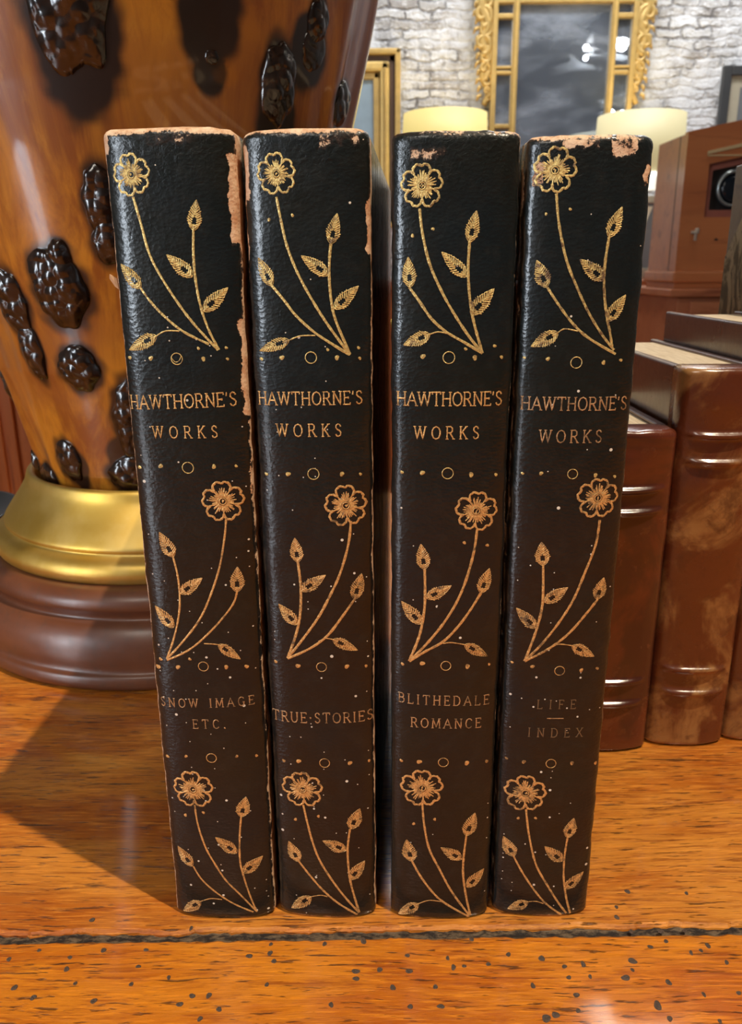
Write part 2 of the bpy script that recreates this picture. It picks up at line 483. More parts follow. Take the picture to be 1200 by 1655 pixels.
HOLES = [(-45.0, 158.3), (-2.6, 154.0), (-24.8, 153.2), (-29.5, 149.8), (-24.7, 150.6), (-23.5, 148.3), (-24.4, 141.9), (-4.3, 145.3), (-4.2, 143.3), (1.2, 145.7), (7.8, 149.6), (-40.7, 139.1), (-37.0, 139.2), (-34.1, 135.7), (-9.6, 136.6), (-11.9, 153.2), (8.0, 145.2), (7.8, 136.0), (4.1, 140.9), (-43.0, 137.0), (-37.8, 133.4), (23.5, 154.3), (17.2, 148.8), (18.3, 146.2), (20.8, 146.5), (26.5, 147.0), (31.6, 149.7), (39.2, 148.5), (13.7, 141.0), (35.7, 141.1), (44.0, 146.2), (44.3, 143.2), (48.5, 146.8), (49.2, 143.4), (44.9, 138.6), (44.3, 134.7), (39.2, 133.7), (37.0, 132.9), (14.5, 136.0), (60.2, 147.6), (59.4, 145.1), (57.2, 143.0), (65.7, 151.6), (69.9, 156.1), (70.0, 153.2), (62.6, 156.2), (75.6, 156.3), (74.7, 149.8), (77.3, 150.4), (79.5, 151.8), (81.9, 147.0), (66.5, 141.7), (73.2, 138.5), (62.0, 135.8), (63.5, 132.6), (74.0, 131.9), (81.1, 138.8), (61.3, 164.0), (60.4, 160.7), (65.7, 169.2), (80.7, 168.5), (-79.9, 151.9), (-71.8, 149.8), (-71.4, 146.5), (-68.0, 142.6), (-55.2, 142.3), (-54.9, 147.1), (-47.1, 144.0), (-62.3, 138.0), (-81.4, 141.6), (-76.1, 139.0), (-64.5, 151.8), (-86.0, 149.4), (-54.4, 151.8), (-70.3, 161.1)]
BIGH = {(62.0, 135.8): 1.45, (60.2, 147.6): 1.35, (37.0, 132.9): 1.4, (39.2, 133.7): 1.2, (57.2, 143.0): 1.3, (39.2, 148.5): 1.15, (-4.3, 145.3): 1.15, (-2.6, 154.0): 1.2}
M_hole = plain('worm_hole', (0.12, 0.080, 0.060), 0.32, 0.0, 900, 0.5, 0.8)
vs = []; fs = []
rg = random.Random(4)
for (hx, hy) in HOLES:
    r = 0.00070 * BIGH.get((hx, hy), rg.uniform(0.7, 1.05)); el = rg.uniform(0.8, 1.15)
    b0 = len(vs); n = 14
    for ring, (q, z) in enumerate(((1.0, 0.00001), (0.86, 0.00013), (0.62, 0.00016), (0.30, 0.00005))):
        for k in range(n):
            a = 2 * PI * k / n; rw = r * q * (1 + 0.12 * math.sin(2 * a + hx) + 0.08 * math.sin(3 * a + hy))
            vs.append((hx / 1000 + rw * math.cos(a) * el, hy / 1000 + TY + rw * math.sin(a) / el, TZ + z))
    for ring in range(3):
        for k in range(n):
            k2 = (k + 1) % n
            fs.append((b0 + ring * n + k, b0 + ring * n + k2, b0 + (ring + 1) * n + k2, b0 + (ring + 1) * n + k))
    fs.append(tuple(b0 + 3 * n + k for k in range(n)))
tag(mk('worm_holes', vs, fs, M_hole, table, True), 'dark plugged worm holes', kind='stuff')

# ================================================================ the four dark volumes
BOOKS = {1: (-0.0373, 0.1641, -2.4, 0.0247, 0.1800), 2: (-0.01165, 0.1641, -3.4, 0.0240, 0.1796),
         3: (0.01645, 0.1634, -1.8, 0.0241, 0.1790), 4: (0.04165, 0.1640, -1.6, 0.0236, 0.1782)}
SPRAYS = {1:[((-6.98,171.93,3.86,98),[[(-7.01,168.05),(-5.93,163.36),(-4.8,158.0),(-2.9,153.75),(0.23,148.5),(3.16,144.42),(7.33,139.6)],[(4.1,161.94),(3.81,157.93),(3.83,153.7),(4.41,148.48),(5.68,143.77),(7.49,139.6)],[(-7.08,151.47),(-5.0,148.53),(-1.97,145.39),(1.11,143.01),(5.65,140.75)],[(-4.71,142.39),(-2.8,143.34),(-0.01,143.33)]],[(4.1,161.94,5.05,167.39,2.41),(3.34,153.56,-1.38,157.61,2.55),(5.01,147.07,9.89,151.44,2.55),(-7.08,151.47,-10.95,156.0,2.55),(-4.71,142.39,-10.84,139.56,2.41)]),((6.36,108.37,4.53,92),[[(6.82,104.54),(6.29,100.65),(4.77,93.67),(2.34,86.99),(-0.3,81.6),(-3.88,76.79),(-8.66,71.36)],[(-5.13,95.95),(-4.47,91.7),(-4.39,86.89),(-4.93,82.47),(-6.47,76.91),(-8.66,71.36)],[(8.15,87.79),(7.11,84.94),(3.73,80.62),(-0.68,76.12),(-4.13,73.5),(-8.68,71.1)],[(3.4,75.39),(2.04,75.54),(0.2,75.62)]],[(-5.04,95.95,-7.76,101.42,2.79),(-4.21,87.48,0.92,91.22,2.47),(-6.37,79.31,-10.37,84.06,2.7),(8.15,87.79,8.55,93.6,2.79),(3.4,75.39,8.02,71.65,2.16)]),((-5.12,37.6,5.05,95),[[(-4.99,33.33),(-4.61,27.87),(-3.23,21.56),(-1.27,16.78),(1.16,11.9),(4.55,7.44),(8.34,2.01)],[(5.92,30.13),(5.23,23.83),(5.01,17.37),(5.72,12.4),(6.81,7.3),(8.13,2.33)],[(-6.69,15.53),(-4.84,11.89),(-1.82,8.47),(2.14,5.21),(7.44,2.03)],[(-5.56,5.1),(-2.9,6.17),(-0.12,6.0)]],[(5.92,30.13,7.38,35.63,2.99),(4.34,19.83,-0.56,24.35,2.83),(5.58,13.95,10.4,18.25,2.83),(-6.93,15.5,-10.27,20.63,2.83),(-5.56,5.1,-10.46,1.13,2.58)])],2:[((-5.41,171.87,3.78,95),[[(-5.58,167.85),(-4.74,162.87),(-3.79,158.71),(-2.03,154.17),(0.39,149.56),(3.48,144.55),(7.88,138.44)],[(4.55,159.38),(4.23,156.54),(4.14,152.3),(4.52,147.98),(5.41,144.53),(7.88,138.61)],[(-7.17,151.75),(-4.81,148.96),(-2.63,146.14),(0.85,142.98),(4.68,140.42),(7.88,138.44)],[(-4.12,141.4),(-1.79,142.2),(1.15,142.28)]],[(4.55,159.38,5.87,164.82,2.42),(4.01,153.67,-1.22,157.25,2.42),(4.99,147.36,9.7,151.57,2.42),(-7.17,151.75,-9.72,156.96,2.42),(-4.12,141.4,-10.37,139.2,2.13)]),((6.57,107.24,4.59,95),[[(7.57,103.87),(6.93,98.6),(5.07,92.07),(2.73,86.8),(-0.11,81.39),(-3.96,75.79),(-7.17,71.48)],[(-4.0,94.57),(-3.62,90.06),(-3.64,85.22),(-4.27,80.27),(-5.59,75.69),(-7.17,71.48)],[(8.07,85.93),(5.33,81.9),(2.07,77.45),(-1.69,74.36),(-7.17,71.38)],[(3.19,76.46),(1.59,76.69),(-0.03,75.91)]],[(-4.0,94.57,-4.48,100.03,2.61),(-3.42,87.9,1.95,91.7,2.48),(-4.74,79.85,-8.69,84.44,2.61),(8.07,85.93,9.68,91.79,2.7),(3.19,76.46,8.59,73.62,2.25)]),((-4.82,37.28,5.04,95),[[(-4.82,33.05),(-3.99,28.15),(-2.81,22.39),(-1.14,17.07),(1.91,11.15),(5.01,6.13),(8.14,1.61)],[(6.22,26.53),(5.61,21.5),(5.63,16.63),(6.21,10.54),(8.14,1.61)],[(-6.42,16.59),(-3.99,13.04),(-0.89,8.81),(2.7,5.02),(7.68,1.11)],[(-3.73,6.38),(-1.4,6.99),(0.43,6.63)]],[(6.44,26.52,8.61,32.06,3.09),(5.24,20.44,-0.4,23.15,2.83),(6.0,11.78,9.65,16.92,2.98),(-6.56,16.57,-8.8,22.08,2.98),(-3.73,6.38,-8.85,2.07,2.83)])],3:[((-6.39,169.55,4.09,92),[[(-6.78,165.58),(-6.2,161.18),(-4.72,155.5),(-2.11,150.01),(0.54,145.65),(3.21,141.86),(5.91,138.65)],[(2.76,159.48),(2.61,154.84),(2.96,150.28),(3.55,146.57),(4.46,143.12),(5.91,138.65)],[(-8.63,151.26),(-6.53,148.48),(-4.26,145.36),(-1.33,142.84),(2.6,140.6),(5.91,138.65)],[(-4.54,142.37),(-2.94,142.84),(-1.0,142.52)]],[(2.76,159.48,3.93,165.09,2.43),(2.41,153.18,-2.51,157.73,2.43),(3.41,146.1,7.81,150.91,2.72),(-8.47,151.26,-8.88,156.89,2.43),(-4.54,142.37,-9.69,140.24,2.43)]),((5.73,106.02,4.52,88),[[(6.03,102.05),(5.52,97.22),(4.15,91.13),(2.29,85.88),(-0.3,80.99),(-3.82,75.96),(-8.1,70.86)],[(-4.94,92.97),(-4.79,88.2),(-4.91,83.35),(-5.88,77.37),(-8.1,70.86)],[(7.31,87.41),(5.04,83.4),(2.44,79.51),(-0.65,76.02),(-4.7,73.41),(-8.1,70.86)],[(4.14,75.26),(1.17,75.78),(-0.64,75.52)]],[(-4.94,92.97,-5.8,98.66,2.72),(-4.5,86.28,0.87,89.25,2.49),(-5.55,80.12,-9.86,85.11,2.72),(7.31,87.41,9.02,93.01,2.72),(4.14,75.26,9.33,72.11,2.27)]),((-4.82,38.06,5.11,95),[[(-4.77,34.11),(-4.23,27.83),(-2.98,21.17),(-0.28,14.96),(2.72,8.58),(7.27,1.16)],[(5.88,24.81),(5.36,17.77),(5.5,12.58),(6.38,6.64),(7.52,1.13)],[(-7.04,17.09),(-5.0,13.0),(-2.08,8.51),(0.86,5.33),(7.29,0.68)],[(-5.39,4.61),(-2.76,5.82),(0.38,5.5)]],[(5.88,24.81,7.81,31.1,3.12),(4.97,18.08,-0.16,21.53,2.69),(6.44,9.69,10.55,14.42,2.8),(-7.18,17.06,-8.4,23.11,3.23),(-5.39,4.61,-10.31,0.48,2.69)])],4:[((-6.72,172.12,4.13,82),[[(-6.24,168.05),(-5.47,162.79),(-3.68,156.22),(-1.13,150.72),(1.43,146.06),(4.33,141.93),(6.89,139.02)],[(4.16,160.19),(3.76,155.26),(3.97,150.69),(4.85,145.71),(5.76,142.55),(6.53,139.35)],[(-6.94,151.06),(-4.74,147.96),(-1.64,144.19),(1.77,141.32),(7.3,138.21)],[(-4.41,142.46),(-3.18,143.18),(-0.58,142.76)]],[(4.16,160.19,6.25,165.62,2.42),(3.83,152.37,-1.09,156.2,2.56),(5.1,144.61,8.41,149.56,2.42),(-7.1,151.06,-9.19,156.11,2.56),(-4.41,142.46,-9.44,139.68,2.56)]),((6.02,108.47,4.5,88),[[(6.8,103.67),(6.33,98.16),(4.53,92.1),(2.3,85.41),(-0.5,80.01),(-3.81,74.96),(-7.4,70.41)],[(-4.6,93.41),(-4.34,88.73),(-4.3,83.88),(-5.31,77.9),(-7.4,70.41)],[(7.78,85.44),(5.26,81.92),(1.92,77.53),(-1.95,73.99),(-7.4,70.41)],[(2.8,74.51),(0.27,74.87),(-1.52,74.5)]],[(-4.6,93.41,-5.24,98.74,2.8),(-3.82,84.87,0.99,88.41,2.62),(-5.35,78.65,-9.73,83.07,2.62),(7.55,85.46,8.8,90.42,2.71),(2.8,74.51,8.01,71.61,2.35)]),((-5.55,35.94,5.14,90),[[(-5.2,31.49),(-4.16,24.34),(-2.09,15.9),(1.12,9.56),(3.82,4.8),(6.27,1.04)],[(5.13,23.56),(4.77,18.76),(4.89,12.41),(5.95,5.86),(7.28,0.91)],[(-7.46,17.71),(-5.26,13.39),(-2.16,8.32),(0.94,4.23),(5.05,0.67)],[(-3.41,4.58),(-1.5,4.78),(0.47,4.11)]],[(5.13,23.56,6.34,29.05,2.81),(4.28,16.78,-0.25,21.09,2.81),(5.53,8.56,9.9,12.86,2.71),(-7.46,17.71,-10.05,22.88,2.98),(-3.41,4.58,-8.28,1.77,2.6)])]}
DOTS = {1:[(-0.96,137.92,1.12,1),(-0.39,115.66,1.16,0),(-0.33,69.98,1.12,0),(-0.08,46.34,1.16,0),(4.35,137.89,0.39,2),(-6.26,138.02,0.41,2),(-11.07,69.03,0.54,2),(-6.16,69.61,0.47,2),(4.8,69.83,0.44,2),(9.26,69.68,0.42,2),(-6.14,115.97,0.43,2),(5.01,115.9,0.41,2),(-10.88,138.04,0.34,2),(9.04,137.81,0.27,2),(-11.0,115.4,0.36,2),(9.5,115.86,0.28,2),(-10.22,71.1,0.37,2),(-3.28,71.75,0.32,2),(-10.84,45.69,0.39,2),(-6.08,46.55,0.35,2),(5.84,46.8,0.33,2),(10.28,46.43,0.31,2),(3.52,139.95,0.28,2),(8.93,139.99,0.27,2),(-7.52,30.17,0.37,2),(-3.01,31.29,0.34,2)],2:[(0.13,137.97,1.12,0),(-0.05,114.14,1.16,0),(0.5,69.63,1.11,0),(0.59,44.8,1.16,0),(-5.73,137.95,0.43,2),(5.3,137.94,0.42,2),(-5.38,114.05,0.44,2),(5.86,114.12,0.43,2),(-4.82,69.74,0.49,2),(6.17,69.76,0.47,2),(-5.52,44.97,0.5,2),(6.49,44.77,0.48,2),(-10.03,137.61,0.31,2),(9.79,137.72,0.28,2),(3.5,139.53,0.28,2),(9.57,139.79,0.28,2),(-10.13,113.76,0.33,2),(9.66,113.95,0.28,2),(-10.01,70.16,0.35,2),(10.4,69.46,0.31,2),(-9.14,44.57,0.36,2),(10.88,44.72,0.32,2),(-7.21,163.85,0.28,2),(-2.62,164.55,0.27,2),(-6.85,28.7,0.36,2),(-1.25,30.07,0.34,2)],3:[(-0.7,137.84,1.16,0),(-0.45,114.23,1.15,0),(0.06,70.06,1.1,0),(-0.01,45.19,1.15,0),(-5.83,138.07,0.44,2),(4.44,137.8,0.44,2),(-5.67,114.31,0.45,2),(4.41,113.94,0.46,2),(-5.17,70.54,0.5,2),(4.89,69.87,0.5,2),(-5.59,45.14,0.52,2),(5.45,44.96,0.52,2),(9.8,137.8,0.31,2),(2.56,139.51,0.29,2),(8.32,140.03,0.3,2),(-9.89,114.22,0.31,2),(9.62,113.72,0.32,2),(-9.57,69.92,0.33,2),(9.79,70.04,0.35,2),(-9.75,44.85,0.35,2),(10.13,44.84,0.37,2),(-8.09,160.74,0.29,2),(-4.24,161.91,0.28,2),(-6.73,27.94,0.35,2),(-1.76,29.51,0.35,2),(3.4,99.07,0.32,2),(8.33,98.33,0.32,2)],4:[(-0.45,136.61,1.1,0),(0.33,113.75,1.02,0),(0.45,68.3,1.1,0),(-0.07,44.23,1.14,0),(-6.08,137.34,0.36,2),(4.97,136.57,0.38,2),(-6.13,113.82,0.37,2),(5.11,113.44,0.39,2),(-5.63,69.22,0.41,2),(5.31,68.38,0.42,2),(-6.35,44.44,0.42,2),(4.82,44.34,0.44,2),(-10.56,137.47,0.26,2),(8.51,136.98,0.3,2),(-9.83,113.6,0.27,2),(9.31,112.97,0.31,2),(-10.06,69.73,0.28,2),(9.04,68.51,0.34,2),(-10.25,44.71,0.3,2),(10.66,43.44,0.39,2),(-7.92,164.47,0.24,2),(-3.53,165.27,0.25,2),(-6.9,28.8,0.32,2),(-2.85,29.14,0.32,2)]}
TEXTS = {1:[("HAWTHORNE'S",-11.83,127.68,10.41,128.44,2.76),('WORKS',-7.36,121.81,6.28,121.99,2.44),('SNOW IMAGE',-11.23,59.17,10.51,60.05,2.21),('ETC.',-3.88,54.09,3.86,54.23,2.26)],2:[("HAWTHORNE'S",-11.23,128.38,10.3,128.64,2.62),('WORKS',-7.57,121.96,6.0,122.07,2.57),('TRUE.STORIES',-11.52,55.15,11.91,55.64,2.56)],3:[("HAWTHORNE'S",-11.08,128.23,10.34,128.25,2.74),('WORKS',-7.52,121.42,5.84,121.46,2.56),('BLITHEDALE',-10.51,60.3,10.17,59.96,2.36),('ROMANCE',-7.66,54.27,8.48,54.18,2.41)],4:[("HAWTHORNE'S",-10.9,127.05,10.71,127.01,2.63),('WORKS',-6.98,120.35,5.87,120.36,2.58),('LIFE',-4.12,58.64,4.71,58.69,2.22),('-',-1.69,55.03,2.11,55.06,2.25),('INDEX',-5.83,51.27,6.82,51.3,2.27)]}

BUL = 0.003


def prof(x, a): return -BUL * max(0.0, 1 - min(abs(x / a), 1.0) ** 2.6) ** 0.5


GL = {
    # label, w(x0,x1) strokes on unit height, serif points (x, y)
    'A': (0.82, [[(0.05, 0), (0.40, 1), (0.77, 0)], [(0.18, 0.36), (0.64, 0.36)]], [(0.05, 0), (0.77, 0)]),
    'B': (0.66, [[(0.12, 0), (0.12, 1), (0.42, 1), (0.54, 0.88), (0.54, 0.66), (0.42, 0.54), (0.12, 0.54)], [(0.42, 0.54), (0.60, 0.42), (0.60, 0.14), (0.44, 0), (0.12, 0)]], [(0.12, 0), (0.12, 1)]),
    'C': (0.76, [[(0.68, 0.80), (0.56, 0.97), (0.36, 1), (0.16, 0.86), (0.08, 0.5), (0.16, 0.14), (0.36, 0), (0.56, 0.04), (0.68, 0.2)]], []),
    'D': (0.80, [[(0.12, 0), (0.12, 1), (0.42, 1), (0.64, 0.84), (0.72, 0.5), (0.64, 0.16), (0.42, 0), (0.12, 0)]], [(0.12, 0), (0.12, 1)]),
    'E': (0.64, [[(0.58, 0.86), (0.58, 1), (0.12, 1), (0.12, 0), (0.60, 0), (0.60, 0.15)], [(0.12, 0.52), (0.44, 0.52)], [(0.44, 0.60), (0.44, 0.44)]], [(0.12, 0), (0.12, 1)]),
    'F': (0.60, [[(0.56, 0.86), (0.56, 1), (0.12, 1), (0.12, 0)], [(0.12, 0.52), (0.42, 0.52)], [(0.42, 0.60), (0.42, 0.44)]], [(0.12, 0), (0.12, 1)]),
    'G': (0.80, [[(0.66, 0.82), (0.54, 0.97), (0.36, 1), (0.16, 0.86), (0.08, 0.5), (0.16, 0.14), (0.36, 0), (0.56, 0.04), (0.66, 0.16), (0.66, 0.42)], [(0.50, 0.42), (0.76, 0.42)]], []),
    'H': (0.82, [[(0.13, 0), (0.13, 1)], [(0.69, 0), (0.69, 1)], [(0.13, 0.52), (0.69, 0.52)]], [(0.13, 0), (0.13, 1), (0.69, 0), (0.69, 1)]),
    'I': (0.32, [[(0.16, 0), (0.16, 1)]], [(0.16, 0), (0.16, 1)]),
    'K': (0.74, [[(0.13, 0), (0.13, 1)], [(0.62, 1), (0.14, 0.42)], [(0.28, 0.58), (0.66, 0)]], [(0.13, 0), (0.13, 1), (0.62, 1), (0.66, 0)]),
    'L': (0.62, [[(0.12, 1), (0.12, 0), (0.58, 0), (0.58, 0.18)]], [(0.12, 0), (0.12, 1)]),
    'M': (0.96, [[(0.12, 0), (0.16, 1), (0.48, 0.1), (0.80, 1), (0.84, 0)]], [(0.12, 0), (0.14, 1), (0.82, 1), (0.84, 0)]),
    'N': (0.84, [[(0.14, 0), (0.14, 1), (0.70, 0), (0.70, 1)]], [(0.14, 0), (0.14, 1), (0.70, 1)]),
    'O': (0.84, [[(0.42, 0), (0.20, 0.10), (0.08, 0.36), (0.08, 0.64), (0.20, 0.90), (0.42, 1), (0.64, 0.90), (0.76, 0.64), (0.76, 0.36), (0.64, 0.10), (0.42, 0)]], []),
    'R': (0.74, [[(0.12, 0), (0.12, 1), (0.42, 1), (0.56, 0.88), (0.56, 0.62), (0.42, 0.50), (0.12, 0.50)], [(0.36, 0.50), (0.68, 0)]], [(0.12, 0), (0.12, 1), (0.68, 0)]),
    'S': (0.60, [[(0.50, 0.80), (0.42, 0.95), (0.28, 1), (0.12, 0.90), (0.10, 0.70), (0.22, 0.56), (0.40, 0.46), (0.52, 0.30), (0.48, 0.10), (0.30, 0), (0.16, 0.05), (0.08, 0.20)]], []),
    'T': (0.76, [[(0.06, 0.84), (0.06, 1), (0.70, 1), (0.70, 0.84)], [(0.38, 1), (0.38, 0)]], [(0.38, 0)]),
    'U': (0.80, [[(0.12, 1), (0.12, 0.28), (0.24, 0.05), (0.40, 0), (0.56, 0.05), (0.67, 0.28), (0.67, 1)]], [(0.12, 1), (0.67, 1)]),
    'W': (1.10, [[(0.08, 1), (0.30, 0), (0.54, 1), (0.78, 0), (1.00, 1)]], [(0.08, 1), (0.54, 1), (1.00, 1)]),
    'X': (0.78, [[(0.08, 1), (0.70, 0)], [(0.68, 1), (0.08, 0)]], [(0.08, 1), (0.70, 0), (0.68, 1), (0.08, 0)]),
    "'": (0.26, [[(0.13, 1.02), (0.10, 0.74)]], []),
    '.': (0.30, [[(0.11, 0.04), (0.19, 0.04)]], []),
    '*': (0.34, [[(0.12, 0.5), (0.20, 0.5)]], []),
    '-': (1.0, [[(0.0, 0.5), (1.0, 0.5)]], []),
    ' ': (0.50, [], []),
}


class Gild:
    """thin gilded ribbons laid on the curved spine; coordinates in millimetres across and up"""
    def __init__(s, a):
        s.a = a; s.v = []; s.f = []

    def P(s, x, z, e=0.00007):
        x /= 1000; z /= 1000
        x = max(-s.a * 0.995, min(s.a * 0.995, x))
        return (x, prof(x, s.a) - e, z)

    def ribbon(s, pts, w0, w1=None, closed=False, sm=True, rag=0.0):
        w1 = w0 if w1 is None else w1
        if sm and len(pts) > 2 and not closed: pts = smooth_prof(pts, 8)
        # resample long straight runs
        q = []
        for i in range(len(pts) - 1):
            a, b = pts[i], pts[i + 1]; n = max(1, int(math.hypot(b[0] - a[0], b[1] - a[1]) / 0.6))
            for k in range(n): q.append((a[0] + (b[0] - a[0]) * k / n, a[1] + (b[1] - a[1]) * k / n))
        q.append(pts[-1])
        pts = q; n = len(pts); base = len(s.v)
        for i, p in enumerate(pts):
            if closed: A = pts[(i - 1) % n]; B = pts[(i + 1) % n]
            else: A = pts[max(i - 1, 0)]; B = pts[min(i + 1, n - 1)]
            dx, dz = B[0] - A[0], B[1] - A[1]; L = math.hypot(dx, dz) or 1
            w = (w0 + (w1 - w0) * i / max(1, n - 1)) / 2
            if rag: w *= 1 + rag * noise.noise(Vector((p[0] * 6, p[1] * 6, 1.7)))
            nx, nz = -dz / L * w, dx / L * w
            s.v.append(s.P(p[0] + nx, p[1] + nz, 0.00006)); s.v.append(s.P(p[0], p[1], 0.00010)); s.v.append(s.P(p[0] - nx, p[1] - nz, 0.00006))
        for i in range(n - 1 + (1 if closed else 0)):
            j = (i + 1) % n
            for k in (0, 1):
                s.f.append((base + i * 3 + k, base + j * 3 + k, base + j * 3 + k + 1, base + i * 3 + k + 1))

    def disc(s, x, z, r):
        base = len(s.v); n = 12; s.v.append(s.P(x, z, 0.00012))
        for k in range(n):
            a = 2 * PI * k / n; q = r * (1 + 0.15 * math.sin(2 * a + x) + 0.1 * math.sin(3 * a + z))
            s.v.append(s.P(x + q * math.cos(a), z + q * math.sin(a), 0.00006))
        for k in range(n): s.f.append((base, base + 1 + k, base + 1 + (k + 1) % n))

    def ring(s, x, z, r, w):
        s.ribbon([(x + r * math.cos(2 * PI * k / 28), z + r * math.sin(2 * PI * k / 28)) for k in range(28)], w, closed=True, sm=False)

    def flower(s, x, z, r, rot, seed):
        rg = random.Random(seed)
        out = []
        for i in range(5):
            th = math.radians(rot + 72 * i) + rg.uniform(-0.05, 0.05)
            pr = r * rg.uniform(0.95, 1.02)
            for k in range(19):
                f = -1 + 2 * k / 18
                rad = pr * (0.60 + 0.37 * (1 - abs(f) ** 3.2) ** 0.6) - pr * 0.10 * math.exp(-(f / 0.20) ** 2)
                an = th + f * math.radians(36) * (1.0 - 0.10 * (1 - abs(f)))
                rad += pr * 0.015 * math.sin(k * 2.1 + i)
                out.append((x + rad * math.cos(an), z + rad * math.sin(an)))
        s.ribbon(out, 0.105 * r, closed=True, sm=False, rag=0.35)
        for i in range(5):   # clefts between petals
            an = math.radians(rot + 36 + 72 * i)
            s.ribbon([(x + q * r * math.cos(an), z + q * r * math.sin(an)) for q in (0.62, 0.42, 0.24)], 0.075 * r, 0.05 * r, rag=0.3)
        for k in range(40):  # stamens
            an = 2 * PI * k / 40 + rg.uniform(-0.06, 0.06)
            ph = ((math.degrees(an) - rot + 36) % 72) - 36
            ln = (0.44 + 0.22 * (1 - abs(ph) / 36) ** 0.8) * rg.uniform(0.86, 1.12)
            s.ribbon([(x + q * r * math.cos(an), z + q * r * math.sin(an)) for q in (0.20, 0.3, ln)], 0.115 * r, 0.040 * r, rag=0.4)
        s.ring(x, z, 0.155 * r, 0.055 * r)
        for k in range(5):
            an = rg.uniform(0, 6.28); q = rg.uniform(0.0, 0.09) * r
            s.disc(x + q * math.cos(an), z + q * math.sin(an), 0.035 * r)

    def leaf(s, bx, bz, tx, tz, w, seed):
        rg = random.Random(seed)
        L = math.hypot(tx - bx, tz - bz); ux, uz = (tx - bx) / L, (tz - bz) / L; nx, nz = -uz, ux
        def hw(q): return w / 2 * (math.sin(PI * min(1, max(0, q)) ** 0.72)) ** 0.85
        def pt(q, o): return (bx + ux * L * q + nx * o, bz + uz * L * q + nz * o)
        for sd in (-1, 1):
            ed = []
            for k in range(25):
                q = k / 24
                ed.append(pt(q, sd * hw(q) * (0.90 + 0.10 * (1 if k % 3 == 0 else 0))))
            s.ribbon(ed, 0.12, sm=False, rag=0.3)
            n = 11
            for k in range(n):
                q0 = 0.06 + 0.80 * k / n; q1 = min(1.0, q0 + 0.17)
                inner = 0.10 if not (2 <= k <= 4) else 0.34   # dark eye near the base
                s.ribbon([pt(q0 + 0.17 * inner, sd * hw(q1) * inner), pt(q1, sd * hw(q1) * rg.uniform(1.02, 1.22))], 0.27 * w / 2.4 * rg.uniform(0.8, 1.2) + 0.05, 0.17, sm=False, rag=0.3)
        s.ribbon([pt(0, 0), pt(0.22, 0)], 0.28 * w / 2.4 + 0.05, 0.2, sm=False)
        s.ribbon([pt(0.5, 0), pt(0.98, 0)], 0.2, 0.14, sm=False)

    def text(s, txt, x0, z0, x1, z1, h, fade=1.0):
        tw = sum(GL[c][0] for c in txt)
        ws = (math.hypot(x1 - x0, z1 - z0)) / h
        n = len(txt)
        natural = 0.92
        if txt == '-': kx = ws; gap = 0.0
        else:
            tot = tw * natural
            if tot > ws: kx = natural * ws / tot; gap = 0.0
            else: kx = natural; gap = (ws - tot) / max(1, n - 1)
        cx = 0.0
        dx, dz = (x1 - x0) / ws, (z1 - z0) / ws
        for ch in txt:
            wd, st, sf = GL[ch]
            def pp(p): return (x0 + dx * (cx + p[0] * kx), z0 + dz * (cx + p[0] * kx) + p[1] * h)
            th = 0.105 * h
            for l in st: s.ribbon([pp(p) for p in l], th, sm=False, rag=0.35)
            for p in sf:
                s.ribbon([pp((p[0] - 0.12, p[1])), pp((p[0] + 0.12, p[1]))], th * 0.62, sm=False)
            if ch in ".*":
                q = pp((0.15, st[0][0][1])); s.disc(q[0], q[1], 0.09 * h)
            cx += wd * kx + gap


LBL = {1: 'dark leather gilt-flowered book titled Snow Image Etc., leftmost of the four standing upright',
       2: 'dark leather gilt-flowered book titled True Stories, second from the left in the row',
       3: 'dark leather gilt-flowered book titled Blithedale Romance, just right of the wide gap',
       4: 'dark leather gilt-flowered book titled Life Index, rightmost of the dark row'}
MATS = {
    1: dark_leather('dark_leather_snow', 1.0, (0.38, 0.055), (0.95, 0.060),
                    [(0.925, 1.05, 0.885, 0.975, 1.15), (0.945, 1.05, 0.70, 0.81, 1.0), (0.965, 1.05, 0.605, 0.70, 0.8), (-0.05, 0.05, 0.975, 1.05, 0.9), (0.35, 0.72, 0.978, 1.05, 0.50)], brown=0.45, top=0.28, dust=0.19),
    2: dark_leather('dark_leather_stories', 2.0, (0.42, 0.050), (0.22, 0.04),
                    [(0.955, 1.05, 0.875, 0.935, 1.25), (-0.05, 0.06, 0.93, 0.99, 0.95), (-0.05, 0.03, 0.84, 0.95, 0.8), (0.6, 0.9, 0.980, 1.05, 0.6)], brown=0.8, top=0.12, dust=0.16),
    3: dark_leather('dark_leather_romance', 3.0, (0.36, 0.045), (0.10, 0.035),
                    [(0.14, 0.42, 0.972, 0.986, 0.62)], brown=0.5, top=-0.05, dust=0.03),
    4: dark_leather('dark_leather_life', 4.0, (0.45, 0.050), (0.15, 0.04),
                    [(0.26, 0.56, 0.984, 1.0, 0.72), (0.64, 0.84, 0.978, 1.0, 0.72), (0.07, 0.15, 0.950, 0.975, 0.75), (0.92, 0.97, 0.950, 0.972, 0.8)], brown=0.85, top=-0.1, dust=0.17)}
GILT = {1: gilt('gilt_bright', 1, 0.40), 2: gilt('gilt_soft', 2, 0.42), 3: gilt('gilt_warm', 3, 0.42), 4: gilt('gilt_worn', 4, 0.455)}
COP_DIMLIT = ((0.86, 0.53, 0.19), (0.60, 0.33, 0.12))  # copper tone: the dimmer, warmer light lower down, put into the gilt's colour
GILT_L = {1: gilt('dimlit_coppery_gilt', 11, 0.40, *COP_DIMLIT), 2: gilt('dimlit_coppery_gilt_soft', 12, 0.42, *COP_DIMLIT), 3: gilt('dimlit_coppery_gilt_warm', 13, 0.41, *COP_DIMLIT), 4: gilt('dimlit_coppery_gilt_worn', 14, 0.45, *COP_DIMLIT)}
